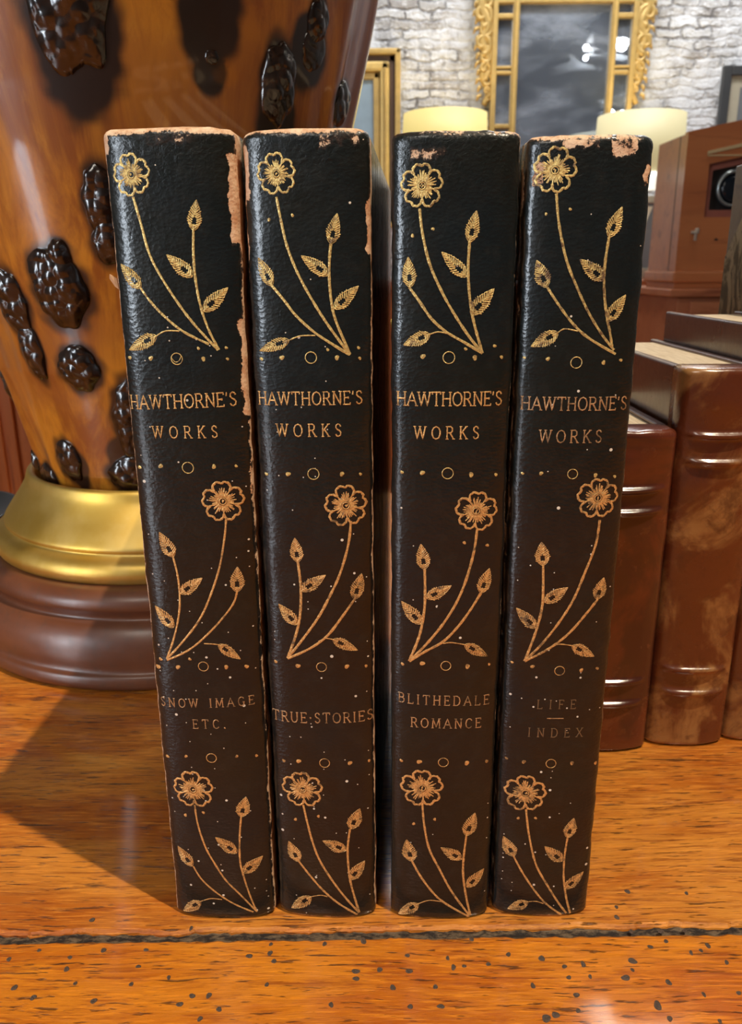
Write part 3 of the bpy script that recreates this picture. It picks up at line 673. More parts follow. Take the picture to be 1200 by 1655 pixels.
GILT_F = gilt('gilt_faded_lettering', 5, 0.56, (0.30, 0.18, 0.09), (0.22, 0.13, 0.07))
GILT_H = gilt('gilt_half_faded_lettering', 6, 0.47, (0.62, 0.38, 0.18), (0.50, 0.28, 0.13))
# smooth dark boards and yellowed page block
t = T('board_leather'); v = t.tc()
g = t.noise(t.mapping(v, scale=(1, 1, 0.05)), 900, 4, 0.6)
cc = t.mix(t.rng(g, 0.45, 0.65), (0.010, 0.010, 0.009), (0.05, 0.045, 0.038))
M_board = t.done(cc, t.math('MULTIPLY_ADD', g, 0.3, 0.10), 0, t.bump(g, 0.25, 0.0003), 0.6)
t = T('page_edges'); v = t.tc()
g = t.noise(t.mapping(v, scale=(1, 0.02, 0.02)), 4000, 2, 0.5); g2 = t.noise(v, 120, 4)
cc = t.mix(t.rng(g, 0.4, 0.6), (0.50, 0.40, 0.27), (0.72, 0.62, 0.46)); cc = t.mix(t.math('MULTIPLY', g2, 0.4), cc, (0.35, 0.24, 0.14))
M_pages = t.done(cc, 0.7, 0, t.bump(g, 0.5, 0.0004), 0.3)


def dark_book(b):
    x0, y0, yaw, W, H = BOOKS[b]; a = W / 2
    root = empty('book', (x0, y0, 0), math.radians(yaw), LBL[b], 'book', 'dark leather volumes with gilt flowers')
    # ---- spine
    cols = [(-a, 0.006, 0.0), (-a, 0.003, 0.0), (-a, 0.0012, 0.0)]
    NU = 56
    for i in range(NU + 1):
        q = -math.cos(PI * i / NU)      # denser at the corners
        q = 0.55 * q + 0.45 * (-1 + 2 * i / NU)
        cols.append((a * q, prof(a * q, a), 1.0))
    cols += [(a, 0.0012, 0.0), (a, 0.003, 0.0), (a, 0.006, 0.0)]
    per = [0.0]
    for i in range(1, len(cols)):
        per.append(per[-1] + math.hypot(cols[i][0] - cols[i - 1][0], cols[i][1] - cols[i - 1][1]))
    zs = [0.0, 0.0004, 0.0010] + [0.0010 + (H - 0.0032) * i / 170 for i in range(1, 171)] + [H - 0.0016, H - 0.0010, H - 0.0005, H - 0.0001, H]
    vs = []; uv = []; fs = []; nc = len(cols)
    rngj = b * 13.7
    for z in zs:
        rt = 0.0016
        ins = 0.0
        if z > H - rt: ins = rt * (1 - math.sqrt(max(0, 1 - ((z - (H - rt)) / rt) ** 2))) * 0.85
        if z < 0.0008: ins = 0.0006 * (1 - z / 0.0008)
        for i, (cx_, cy_, f) in enumerate(cols):
            s_ = cx_ / a
            # ragged head, worn joints
            dz = 0.0
            if z > H - 0.004:
                dz = 0.00028 * noise.noise(Vector((cx_ * 420, rngj, 0))) * ((z - (H - 0.004)) / 0.004)
            jx = 0.00022 * noise.noise(Vector((z * 260, rngj, s_ * 0.5))) * abs(s_) ** 6 + 0.00012 * noise.noise(Vector((z * 900, rngj + 3, s_))) * abs(s_) ** 8
            dent = 0.00010 * noise.noise(Vector((cx_ * 160, z * 160, rngj))) * f
            x = cx_ * (1 - 1.0 * ins / a) + jx
            y = cy_ + (ins if f else ins * 0.3) + dent
            vs.append((x, y, z + dz)); uv.append((0.02 + 0.96 * (s_ + 1) / 2 if f else (0.02 - min(0.02, cy_ * 3.2) if s_ < 0 else 0.98 + min(0.02, cy_ * 3.2)), min(1, z / H)))
    for r_ in range(len(zs) - 1):
        for i in range(nc - 1):
            q = r_ * nc + i
            fs.append((q, q + 1, q + nc + 1, q + nc))
    fs.append(tuple(range(nc - 1, -1, -1)))
    tb = (len(zs) - 1) * nc
    fs.append(tuple(tb + i for i in range(nc)))
    # close the back of the spine block
    bk_ = []
    for r_ in range(len(zs) - 1):
        fs.append((r_ * nc + nc - 1, r_ * nc, (r_ + 1) * nc, (r_ + 1) * nc + nc - 1))
    sp = mk('spine', vs, fs, MATS[b], root, True, uv)
    # ---- boards and pages
    for sx in (-1, 1):
        x_out = sx * (a - 0.0002); x_in = sx * (a - 0.0024)
        box('board', min(x_out, x_in), max(x_out, x_in), 0.0058, 0.122 if b == 2 else 0.110, 0.0, H - 0.0004, M_board, root, 0.0005)
    box('page_block', -a + 0.0025, a - 0.0025, 0.0062, 0.118 if b == 2 else 0.107, 0.0025, H - 0.0035, M_pages, root)
    # ---- gilding
    names = ['upper_gilt_spray', 'middle_gilt_spray', 'lower_gilt_spray']
    for k, (F, ST, LF) in enumerate(SPRAYS[b]):
        G = Gild(a)
        wst = (0.46, 0.50, 0.46)[k] if b != 1 or k == 0 else 0.42
        wst *= {1: 1.0, 2: 1.08, 3: 1.1, 4: 1.05}[b]
        G.flower(F[0], F[1], F[2], F[3], b * 10 + k)
        for j, s0 in enumerate(ST):
            G.ribbon(s0, wst if j < 3 else 0.24, (wst * 1.05) if j < 3 else 0.26, rag=0.35)
        for j, l in enumerate(LF): G.leaf(*l, seed=b * 100 + k * 10 + j)
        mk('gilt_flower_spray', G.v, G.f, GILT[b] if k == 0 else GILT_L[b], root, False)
    for (x, z, r, kind) in DOTS[b]:
        G = Gild(a)
        if kind == 2: G.disc(x, z, r * 1.1)
        else:
            G.ring(x, z, r, 0.17)
            if kind == 1: G.ribbon([(x - r * 0.9, z + r * 0.1), (x - 0.3 * r, z - r * 0.55), (x + r * 0.4, z - 0.3 * r), (x + r * 0.8, z + r * 0.5)], 0.14)
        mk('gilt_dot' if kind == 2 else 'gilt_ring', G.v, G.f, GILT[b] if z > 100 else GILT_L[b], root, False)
    for (s_, xa, za, xb, zb, h) in TEXTS[b]:
        G = Gild(a); G.text(s_.replace('TRUE.STORIES', 'TRUE*STORIES'), xa, za, xb, zb, h)
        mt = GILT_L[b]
        if b == 4 and s_ in ('LIFE', 'INDEX'): mt = GILT_F
        elif s_ in ('SNOW IMAGE', 'ETC.', 'TRUE.STORIES', 'ROMANCE', 'BLITHEDALE') or b == 4: mt = GILT_H
        mk('gilt_lettering', G.v, G.f, mt, root, False)
    return root


for b in (1, 2, 3, 4): dark_book(b)
# leather flake lifting at the left joint of the first book
bk1 = [o for o in bpy.data.objects if o.get('label') == LBL[1]][0]
vs = [(-0.0125, -0.0003, 0.1533), (-0.0137, -0.0006, 0.1541), (-0.0140, -0.0001, 0.1533), (-0.0131, 0.0, 0.1518), (-0.0122, -0.0004, 0.1512)]
vs += [(x, y + 0.0005, z) for x, y, z in vs]
mk('torn_leather_flake', vs, [(0, 1, 2, 3, 4), (9, 8, 7, 6, 5)] + [(i, (i + 1) % 5, 5 + (i + 1) % 5, 5 + i) for i in range(5)], plain('raw_leather', (0.62, 0.40, 0.22), 0.8), bk1)

# ================================================================ brown calf books at the right
def calf(name, seed, c1, c2, c3, s1=0.5, s2=0.6, rough=0.22):
    t = T(name); v = t.mapping(t.tc(), loc=(seed, seed * 2.1, seed * 0.7))
    n1 = t.noise(v, 28, 5, 0.62, 0.8); n2 = t.noise(v, 90, 5, 0.7, 0.5); n3 = t.noise(v, 420, 4, 0.6)
    cc = t.mix(t.rng(n1, s1 - 0.07, s1 + 0.07), c1, c2)
    cc = t.mix(t.math('MULTIPLY', t.rng(n2, s2 - 0.06, s2 + 0.10), 0.7), cc, c3)
    cc = t.mix(t.math('MULTIPLY', t.rng(n3, 0.5, 0.8), 0.35), cc, tuple(q * 0.45 for q in c1))
    h = t.math('ADD', t.math('MULTIPLY', n2, 0.6), t.math('MULTIPLY', n3, 0.6))
    return t.done(cc, t.math('MULTIPLY_ADD', n2, 0.25, rough - 0.08), 0, t.bump(h, 0.25, 0.0006), 0.5, 0.6, coat_rough=0.14)


def calf_book(x0, x1, y, H, depth, bands, mat_s, mat_b, label, bul=0.0035, yaw=0.0, group='old brown leather books at the right'):
    a = (x1 - x0) / 2; xc = (x0 + x1) / 2
    root = empty('book', (xc, y, 0), yaw, label, 'book', group)
    cols = [(-a, 0.008), (-a, 0.004)] + [(a * (-1 + 2 * i / 40), -bul * (1 - abs(-1 + 2 * i / 40) ** 2.3) ** 0.55) for i in range(41)] + [(a, 0.004), (a, 0.008)]
    nz = 260; vs = []; fs = []; nc = len(cols)
    for r_ in range(nz + 1):
        z = H * r_ / nz
        ins = 0.0
        if z > H - 0.002: ins = 0.0018 * (1 - math.sqrt(max(0, 1 - ((z - H + 0.002) / 0.002) ** 2)))
        if z < 0.0012: ins = 0.0010 * (1 - z / 0.0012)
        for (cx_, cy_) in cols:
            q = cx_ / a; k = max(0, 1 - abs(q / 0.82) ** 3)
            d = 0
            for bz in bands: d += 0.0015 * math.exp(-abs((z - bz - 0.0006 * q * q) / 0.00085) ** 2.5)
            wob_ = 0.0004 * noise.noise(Vector((cx_ * 90, z * 90, xc * 100)))
            vs.append((cx_ * (1 - ins / a * 0.8), cy_ + (ins if cy_ < 0.001 else 0) - (d * k if cy_ < 0.001 else 0) + (wob_ if cy_ < 0.001 else 0),
                       z + 0.0003 * noise.noise(Vector((cx_ * 200, xc * 77, 1))) * (z / H) ** 20))
    for r_ in range(nz):
        for i in range(nc - 1):
            qd = r_ * nc + i; fs.append((qd, qd + 1, qd + nc + 1, qd + nc))
        fs.append((r_ * nc + nc - 1, r_ * nc, (r_ + 1) * nc, (r_ + 1) * nc + nc - 1))
    fs.append(tuple(range(nc - 1, -1, -1))); fs.append(tuple(nz * nc + i for i in range(nc)))
    mk('spine', vs, fs, mat_s, root, True)
    for sx in (-1, 1):
        xo = sx * (a - 0.0001); xi = sx * (a - 0.0030)
        box('board', min(xo, xi), max(xo, xi), 0.0078, depth, 0.0, H - 0.0003, mat_b, root, 0.0008, 3)
    box('page_block', -a + 0.0031, a - 0.0031, 0.0082, depth - 0.004, 0.0025, H - 0.0014, M_pages, root)
    return root


C_red = calf('calf_reddish', 1.3, (0.13, 0.030, 0.013), (0.065, 0.018, 0.010), (0.22, 0.070, 0.024), 0.5, 0.64, 0.20)
C_tan = calf('calf_mottled', 5.2, (0.13, 0.034, 0.013), (0.36, 0.18, 0.065), (0.07, 0.020, 0.010), 0.53, 0.58, 0.22)
C_dark = calf('calf_dark', 8.1, (0.070, 0.026, 0.011), (0.095, 0.036, 0.014), (0.16, 0.07, 0.03), 0.5, 0.66, 0.26)
calf_book(0.0615, 0.0912, 0.2345, 0.1085, 0.085, [0.0903, 0.0835, 0.0262, 0.0183], C_red, C_red, 'small reddish-brown leather book partly hidden behind the rightmost dark book')
calf_book(0.0924, 0.1184, 0.2375, 0.1262, 0.098, [0.1061, 0.0980, 0.0288, 0.0205], C_tan, C_dark, 'mottled tan and brown leather book with raised bands, right of the small reddish one')
calf_book(0.1194, 0.1500, 0.2400, 0.1373, 0.092, [0.115, 0.106, 0.032, 0.023], C_tan, C_dark, 'dark brown leather book at the right edge, its smooth side showing above the mottled one')
# tall half-bound volume with swirled paper
t = T('swirl_paper'); v = t.tc()
n1 = t.noise(t.mapping(v, rot=(0.6, 0, 0), scale=(1, 1, 0.45)), 55, 4, 0.6, 3.5)
cc = t.mix(t.rng(n1, 0.42, 0.58), (0.075, 0.060, 0.032), (0.25, 0.20, 0.115))
cc = t.mix(t.rng(t.noise(v, 300, 4), 0.55, 0.7), cc, (0.05, 0.042, 0.028))
M_swirl = t.done(cc, 0.6, 0, t.bump(n1, 0.2, 0.0008), 0.3)
D_leather = calf('calf_olive', 3.3, (0.12, 0.085, 0.04), (0.06, 0.038, 0.018), (0.16, 0.11, 0.055), 0.5, 0.6, 0.4)
rD = calf_book(0.1575, 0.1900, 0.2440, 0.1955, 0.127, [0.16, 0.12, 0.08, 0.04], D_leather, D_leather, 'tall olive-brown book with swirled paper sides standing behind the brown books at right edge')
# paper panel on its left board with a cut leather corner
aD = 0.01625
pl = [(0.040, 0.004), (0.1265, 0.004), (0.1265, 0.010), (0.1262, 0.020)]
pv = [(0.030, 0.003), (0.100, 0.003), (0.1272, 0.028), (0.1272, 0.158), (0.100, 0.192), (0.030, 0.192)]
vs = [(-aD - 0.0001, y, z) for y, z in pv] + [(-aD + 0.0004, y, z) for y, z in pv]
mk('marbled_paper_panel', vs, [(0, 1, 2, 3, 4, 5), (11, 10, 9, 8, 7, 6)] + [(i, (i + 1) % 6, 6 + (i + 1) % 6, 6 + i) for i in range(6)], M_swirl, rD)

# ================================================================ big lamp with burl knots at the left
LX, LY = -0.094, 0.365
lamp = empty('table_lamp', (LX, LY, 0), 0, 'large amber burl-knotted lamp on a brass collar and round brown wooden foot', 'lamp')
t = T('foot_wood'); v = t.tc()
n1 = t.noise(t.mapping(v, scale=(0.4, 0.4, 1)), 40, 4, 0.6); n2 = t.noise(v, 220, 4)
sz = t.sep(v)
cc = t.mix(t.rng(n1, 0.35, 0.7), (0.12, 0.038, 0.016), (0.19, 0.066, 0.030))
cc = t.mix(t.math('MULTIPLY', t.rng(n2, 0.5, 0.75), 0.5), cc, (0.09, 0.045, 0.028))
M_foot = t.done(cc, t.math('MULTIPLY_ADD', n2, 0.15, 0.34), 0, t.bump(n2, 0.12, 0.0008), 0.5, 0.3, coat_rough=0.25)
t = T('aged_brass'); v = t.tc(); n1 = t.noise(v, 45, 5, 0.6)
M_brass = t.done(t.mix(t.rng(n1, 0.35, 0.7), (0.60, 0.37, 0.065), (0.70, 0.48, 0.14)), t.math('MULTIPLY_ADD', n1, 0.15, 0.36), 0.75, t.bump(t.noise(v, 300, 4), 0.05, 0.0005))
lathe('wooden_foot', smooth_prof([(0.088, 0.0), (0.0915, 0.0004), (0.0933, 0.0025), (0.0930, 0.0060), (0.0912, 0.0080), (0.0912, 0.0130), (0.0900, 0.0190), (0.0868, 0.0240), (0.0835, 0.0262), (0.0838, 0.0285), (0.0850, 0.0310), (0.0840, 0.0345), (0.0800, 0.0375), (0.070, 0.0385)], 4), M_foot, lamp, 160)
lathe('brass_collar', smooth_prof([(0.070, 0.0375), (0.0765, 0.0378), (0.0785, 0.0400), (0.0788, 0.0430), (0.0770, 0.0462), (0.0738, 0.0478), (0.0728, 0.0490), (0.0735, 0.0500), (0.0732, 0.0515), (0.0705, 0.0555), (0.0665, 0.0610), (0.0632, 0.0665), (0.0620, 0.0702), (0.0608, 0.0712), (0.0590, 0.0705), (0.0575, 0.0670), (0.055, 0.060)], 4), M_brass, lamp, 160)
BZ = [0.0600, 0.076, 0.098, 0.117, 0.16, 0.212, 0.256, 0.300, 0.345, 0.390, 0.425, 0.445]
BR = [0.0535, 0.0570, 0.0617, 0.0665, 0.0770, 0.0885, 0.0985, 0.106, 0.106, 0.092, 0.060, 0.030]


def brad(z):
    for i in range(len(BZ) - 1):
        if z <= BZ[i + 1]:
            f = (z - BZ[i]) / (BZ[i + 1] - BZ[i]); f = max(0, f)
            p0 = BR[max(i - 1, 0)]; p1 = BR[i]; p2 = BR[i + 1]; p3 = BR[min(i + 2, len(BR) - 1)]
            return 0.5 * (2 * p1 + (p2 - p0) * f + (2 * p0 - 5 * p1 + 4 * p2 - p3) * f * f + (-p0 + 3 * p1 - 3 * p2 + p3) * f ** 3)
    return BR[-1]


KN = [  # angle from front, height, half width along surface, half height, raise
    (0.052, 0.2380, 0.0140, 0.0260, 0.0050), (0.500, 0.2330, 0.0075, 0.0120, 0.0010), (0.514, 0.2192, 0.0024, 0.0022, 0.0014),
    (0.792, 0.2145, 0.0072, 0.0130, 0.0055), (0.954, 0.2353, 0.0050, 0.0070, 0.0040), (0.955, 0.2268, 0.0062, 0.0065, 0.0018),
    (1.225, 0.2137, 0.0075, 0.0079, 0.0035), (-0.250, 0.1530, 0.0080, 0.0090, 0.0045), (-0.205, 0.1480, 0.0108, 0.0138, 0.0060),
    (-0.164, 0.1585, 0.0044, 0.0070, 0.0040), (-0.520, 0.1434, 0.0068, 0.0120, 0.0042), (-0.495, 0.1255, 0.0052, 0.0112, 0.0036),
    (-0.212, 0.1197, 0.0088, 0.0090, 0.0050), (0.060, 0.1770, 0.0060, 0.0110, 0.0045), (0.075, 0.1640, 0.0060, 0.0080, 0.0040),
    (0.062, 0.0990, 0.0082, 0.0170, 0.0050), (0.010, 0.0770, 0.0110, 0.0085, 0.0050), (-0.490, 0.0815, 0.0064, 0.0092, 0.0038),
    (-0.80, 0.0715, 0.0066, 0.0062, 0.0030), (-0.97, 0.0775, 0.0040, 0.0050, 0.0030), (-1.20, 0.1085, 0.0060, 0.0080, 0.0035),
    (-1.9, 0.17, 0.010, 0.016, 0.004), (2.1, 0.20, 0.010, 0.018, 0.004), (2.9, 0.13, 0.010, 0.014, 0.004)]
STAIN = [(0.80, 0.2035, 0.0075, 0.0120), (0.93, 0.2265, 0.0085, 0.0110), (0.51, 0.2150, 0.0050, 0.0065), (0.500, 0.2320, 0.0095, 0.0150), (0.058, 0.2250, 0.0125, 0.0235), (-0.05, 0.0830, 0.006, 0.010), (-0.43, 0.0785, 0.0050, 0.0090)]


def body_r(ang, z):
    r = brad(z)
    r *= 1 + 0.010 * noise.noise(Vector((math.cos(ang) * 1.6, math.sin(ang) * 1.6, z * 6)))
    # soft vertical ridges down both shoulders
    for a0, wd, hgt in ((-0.95, 0.05, 0.0016), (-0.62, 0.07, 0.0010), (1.18, 0.05, 0.0014), (1.42, 0.05, 0.0016)):
        d = (ang - a0 - 0.12 * noise.noise(Vector((z * 8, a0 * 3, 0)))) / wd
        r += hgt * math.exp(-d * d)
    return r


NA, NZ = 420, 300
vs = []; fs = []; kat = []
for j in range(NZ + 1):
    z = 0.0605 + (0.4445 - 0.0605) * (j / NZ) ** 1.25
    for i in range(NA):
        ang = -PI + 2 * PI * i / NA
        r = body_r(ang, z); k = 0.0
        for (ka, kz, kw, kh) in [q[:4] for q in KN] + STAIN:
            da = (ang - ka + PI) % (2 * PI) - PI
            if abs(da) * r > kw * 2 or abs(z - kz) > kh * 2: continue
            wv = 0.20 * noise.noise(Vector((ang * 14, z * 200, ka)))
            d = math.hypot(da * r / kw, (z - kz) / kh) + wv
            k = max(k, 1 - max(0, min(1, (d - 0.85) / 0.62)))
        vs.append((r * math.sin(ang), -r * math.cos(ang), z)); kat.append(k)
for j in range(NZ):
    for i in range(NA):
        i2 = (i + 1) % NA
        fs.append((j * NA + i, j * NA + i2, (j + 1) * NA + i2, (j + 1) * NA + i))
fs.append(tuple(range(NA))[::-1]); fs.append(tuple(NZ * NA + i for i in range(NA)))
t = T('amber_glaze'); v = t.tc()
at = t.n.new('ShaderNodeAttribute'); at.attribute_name = 'knot'
n1 = t.noise(t.mapping(v, scale=(1, 1, 0.16)), 60, 6, 0.66, 0.8); n2 = t.noise(t.mapping(v, scale=(1, 1, 0.35)), 130, 5, 0.65)
n3 = t.noise(v, 16, 3, 0.5); ck = t.noise(t.mapping(v, scale=(1, 1, 0.25)), 110, 6, 0.75, 1.0)
cc = t.mix(t.rng(n1, 0.36, 0.64), (0.30, 0.084, 0.010), (0.64, 0.25, 0.021))
cc = t.mix(t.math('MULTIPLY', t.rng(n3, 0.45, 0.68), 0.65), cc, (0.30, 0.090, 0.020))
cc = t.mix(t.math('MULTIPLY', t.rng(n2, 0.55, 0.75), 0.35), cc, (0.80, 0.38, 0.05))
cc = t.mix(t.math('MULTIPLY', t.rng(ck, 0.70, 0.76), 0.8), cc, (0.10, 0.035, 0.008))
ps = t.n.new('ShaderNodeVectorMath'); ps.operation = 'DISTANCE'
t.l.new(t.mapping(v, scale=(1, 1, 0.55)), ps.inputs[0])
cc = t.mix(t.rng(at.outputs['Fac'], 0.15, 0.85), cc, (0.022, 0.009, 0.005))
h = t.math('ADD', t.math('MULTIPLY', n2, 0.3), t.math('MULTIPLY', n3, 2.0))
M_amber = t.done(cc, 0.30, 0, t.bump(h, 0.10, 0.002), 0.5, 0.9, coat_rough=0.06)
bo = mk('body', vs, fs, M_amber, lamp, True)
ka_ = bo.data.attributes.new('knot', 'FLOAT', 'POINT'); ka_.data.foreach_set('value', kat)
t = T('burl_knot'); v = t.tc(); n1 = t.noise(v, 300, 4, 0.6); n2 = t.voro(v, 420)
M_knot = t.done(t.mix(t.rng(n1, 0.4, 0.7), (0.012, 0.006, 0.004), (0.045, 0.020, 0.010)), 0.20, 0, t.bump(n2, 0.25, 0.0006), 0.5, 0.6, coat_rough=0.12)
for (ka, kz, kw, kh, up) in KN:
    if up < 0.0012: continue
    n = 64 if kh > 0.004 else 24
    vs = []; fs = []
    for j in range(n + 1):
        for i in range(n + 1):
            u_, v_ = -1 + 2 * i / n, -1 + 2 * j / n
            # square to disc
            dx = u_ * math.sqrt(1 - v_ * v_ / 2); dy = v_ * math.sqrt(1 - u_ * u_ / 2)
            d = math.hypot(dx, dy)
            edge = 1 + 0.16 * noise.noise(Vector((dx * 2, dy * 2, ka * 9)))
            z = kz + dy * kh * edge; r0_ = body_r(ka, z); ang = ka + dx * kw * edge / r0_
            dome = max(0.0, 1 - d ** 2.2) ** 0.6
            pp = Vector((ang * r0_ * 215, z * 215, ka * 7))
            try:
                f1 = noise.voronoi(pp)[0][0]
            except Exception:
                f1 = 0.4
            lump = 1.0 - 1.15 * min(f1, 1.0) ** 1.3 + 0.35 * noise.noise(pp * 0.5)
            r = body_r(ang, z) - 0.0007 * (1 if d > 0.97 else 0) + 0.80 * up * dome * (0.62 + 0.38 * lump)
            vs.append((r * math.sin(ang), -r * math.cos(ang), z))
    for j in range(n):
        for i in range(n):
            q = j * (n + 1) + i; fs.append((q, q + 1, q + n + 2, q + n + 1))
    mk('burl_knot', vs, fs, M_knot, lamp, True)
lathe('neck', [(0.030, 0.4445), (0.020, 0.447), (0.010, 0.450), (0.008, 0.47), (0.008, 0.66), (0.012, 0.665), (0.004, 0.68)], M_brass, lamp, 32)
M_linen = plain('linen_shade', (0.62, 0.55, 0.40), 0.9, 0, 200, 0.1, 0.1)
sh = []
n = 96
shp = [(0.235, 0.475), (0.215, 0.70), (0.213, 0.70), (0.233, 0.475)]
vs = []; fs = []
for r, z in shp:
    for k in range(n): vs.append((r * math.sin(2 * PI * k / n), -r * math.cos(2 * PI * k / n), z))
for i in range(4):
    for k in range(n):
        k2 = (k + 1) % n; i2 = (i + 1) % 4
        fs.append((i * n + k, i * n + k2, i2 * n + k2, i2 * n + k))
mk('lamp_shade', vs, fs, M_linen, lamp, True)
bm = bmesh.new()
for k in range(3):
    a = 2 * PI * k / 3
    r = bmesh.ops.create_cone(bm, cap_ends=True, segments=8, radius1=0.0015, radius2=0.0015, depth=0.214)
    mt = Matrix.Translation((0.107 * math.cos(a), 0.107 * math.sin(a), 0.665)) @ Matrix.Rotation(a, 4, 'Z') @ Matrix.Rotation(PI / 2, 4, 'Y')
    for v_ in r['verts']: v_.co = mt @ v_.co
from_bm('shade_spider', bm, M_brass, lamp)

# small black dish at the back of the table
dish = lathe('dish', [(0.030, 0.0), (0.034, 0.0005), (0.048, 0.007), (0.050, 0.0085), (0.048, 0.0085), (0.033, 0.003), (0.001, 0.0025)], plain('black_lacquer', (0.012, 0.012, 0.012), 0.2), None, 64)
dish.location = (-0.278, 0.490, 0)
tag(dish, 'shallow black dish at the far left edge of the table behind the amber lamp', 'dish')

# ================================================================ sideboard along the back wall
M_red = wood('red_mahogany', (0.55, 0.120, 0.026), (0.65, 0.170, 0.040), (0.32, 0.060, 0.016), 0.12, 'z', 0.35, 0.2, 0.2)
M_red_x = wood('red_mahogany_top', (0.34, 0.085, 0.030), (0.42, 0.115, 0.045), (0.18, 0.045, 0.018), 0.12, 'x', 0.22, 0.1, 0.1, 0.4)
side = empty('sideboard', (0, 2.60, -0.76), 0, 'long red mahogany sideboard against the white brick wall, seen behind lamp and brown books', 'sideboard')


def sbox(name, x0, x1, y0, y1, z0, z1, mat, parent=side, bev=0.003):
    return box(name, x0, x1, y0 - 2.60, y1 - 2.60, z0 + 0.76, z1 + 0.76, mat, parent, bev)


sbox('top', -1.75, 1.55, 2.33, 2.88, 0.090, 0.114, M_red_x)
sbox('carcass', -1.70, 1.50, 2.37, 2.86, -0.70, 0.0895, M_red)
sbox('plinth', -1.72, 1.52, 2.35, 2.87, -0.76, -0.70, plain('plinth_dark', (0.03, 0.015, 0.01), 0.5))
for i in range(10):
    xa = -1.68 + i * 0.3175; xb = xa + 0.302
    dr = sbox('drawer', xa, xb, 2.352, 2.369, -0.085, 0.070, M_red)
    kb = lathe('knob', [(0.005, 0), (0.005, 0.008), (0.012, 0.014), (0.010, 0.021), (0.001, 0.023)], M_brass, None, 20)
    kb.parent = dr; kb.rotation_euler = (PI / 2, 0, 0); kb.location = ((xa + xb) / 2, 2.352 - 2.60, 0.0 + 0.76)
    d = sbox('door', xa, xb, 2.352, 2.369, -0.680, -0.105, M_red)
    bm = bmesh.new()
    for k in range(6):
        xx = xa + 0.035 + k * 0.042
        add_box(bm, xx, xx + 0.022, 2.340 - 2.60, 2.3525 - 2.60, -0.64 + 0.76, -0.14 + 0.76, 0.004)
    from_bm('reeding', bm, M_red, d)

# nearer small cabinet that carries the wooden case
M_cab = wood('brown_cabinet', (0.40, 0.12, 0.05), (0.48, 0.17, 0.075), (0.22, 0.06, 0.026), 0.15, 'x', 0.3, 0.2, 0.2, 0.2)
cab = empty('cabinet', (0.90, 1.92, -0.76), 0, 'brown wooden cabinet under the wooden case, just above the brown books at right', 'cabinet')


def cbox(name, x0, x1, y0, y1, z0, z1, mat, bev=0.003, parent=cab):
    return box(name, x0 - 0.90, x1 - 0.90, y0 - 1.92, y1 - 1.92, z0 + 0.76, z1 + 0.76, mat, parent, bev)


cbox('top', 0.640, 1.16, 1.76, 2.10, 0.088, 0.1045, M_cab)
cbox('carcass', 0.665, 1.135, 1.785, 2.085, -0.70, 0.0878, M_cab)
for xx in (0.67, 1.08):
    cbox('foot', xx, xx + 0.05, 1.79, 1.84, -0.76, -0.7002, M_cab)
    cbox('foot', xx, xx + 0.05, 2.03, 2.08, -0.76, -0.7002, M_cab)
for k in range(3):
    dr = cbox('drawer', 0.69 + 0.145 * k, 0.82 + 0.145 * k, 1.772, 1.7848, 0.012, 0.078, M_cab)
    kb = lathe('knob', [(0.004, 0), (0.004, 0.006), (0.009, 0.010), (0.007, 0.015), (0.001, 0.016)], plain('dark_knob', (0.03, 0.02, 0.015), 0.4), None, 16)
    kb.parent = dr; kb.rotation_euler = (PI / 2, 0, 0); kb.location = (0.755 + 0.145 * k - 0.90, 1.772 - 1.92, 0.045 + 0.76)
cbox('door', 0.69, 1.11, 1.772, 1.7848, -0.66, -0.010, M_cab)

# wooden case with a round glass opening (gabled top)
M_case = wood('case_wood', (0.38, 0.115, 0.040), (0.48, 0.165, 0.056), (0.20, 0.058, 0.024), 0.14, 'x', 0.3, 0.15, 0.2, 0.25)
M_case_d = plain('case_inner_moulding', (0.26, 0.085, 0.06), 0.35, 0, 40, 0.25)
M_black = plain('case_dark_inside', (0.012, 0.008, 0.007), 0.5)
case = empty('wooden_case', (0.780, 1.80, 0.1046), 0, 'reddish-brown wooden case with peaked top and a round glass lens in a dark square opening', 'wooden case')
CX, CY, CZ = 0.780, 1.80, 0.1046


def gable(name, xh, zb, zs, zp, y0, y1, mat, hole=None, parent=case):
    """peaked board; hole = (half width, bottom, shoulder, peak) makes it a frame"""
    out = [(-xh, zb), (xh, zb), (xh, zs), (0, zp), (-xh, zs)]
    vs = []; fs = []
    if hole:
        hx, hb, hs, hp = hole
        inn = [(-hx, hb), (hx, hb), (hx, hs), (0, hp), (-hx, hs)]
        for y in (y0, y1):
            for x, z in out: vs.append((x, y, z))
            for x, z in inn: vs.append((x, y, z))
        for i in range(5):
            j = (i + 1) % 5
            fs += [(i, j, 5 + j, 5 + i), (10 + j, 10 + i, 15 + i, 15 + j), (i, 10 + i, 10 + j, j), (5 + j, 15 + j, 15 + i, 5 + i)]
    else:
        for y in (y0, y1):
            for x, z in out: vs.append((x, y, z))
        fs = [(0, 1, 2, 3, 4), (9, 8, 7, 6, 5)] + [(i, 5 + i, 5 + (i + 1) % 5, (i + 1) % 5) for i in range(5)]
    bm = bmesh.new(); bv = [bm.verts.new(p) for p in vs]
    for f in fs: bm.faces.new([bv[i] for i in f])
    bmesh.ops.recalc_face_normals(bm, faces=bm.faces[:])
    return from_bm(name, bm, mat, parent)


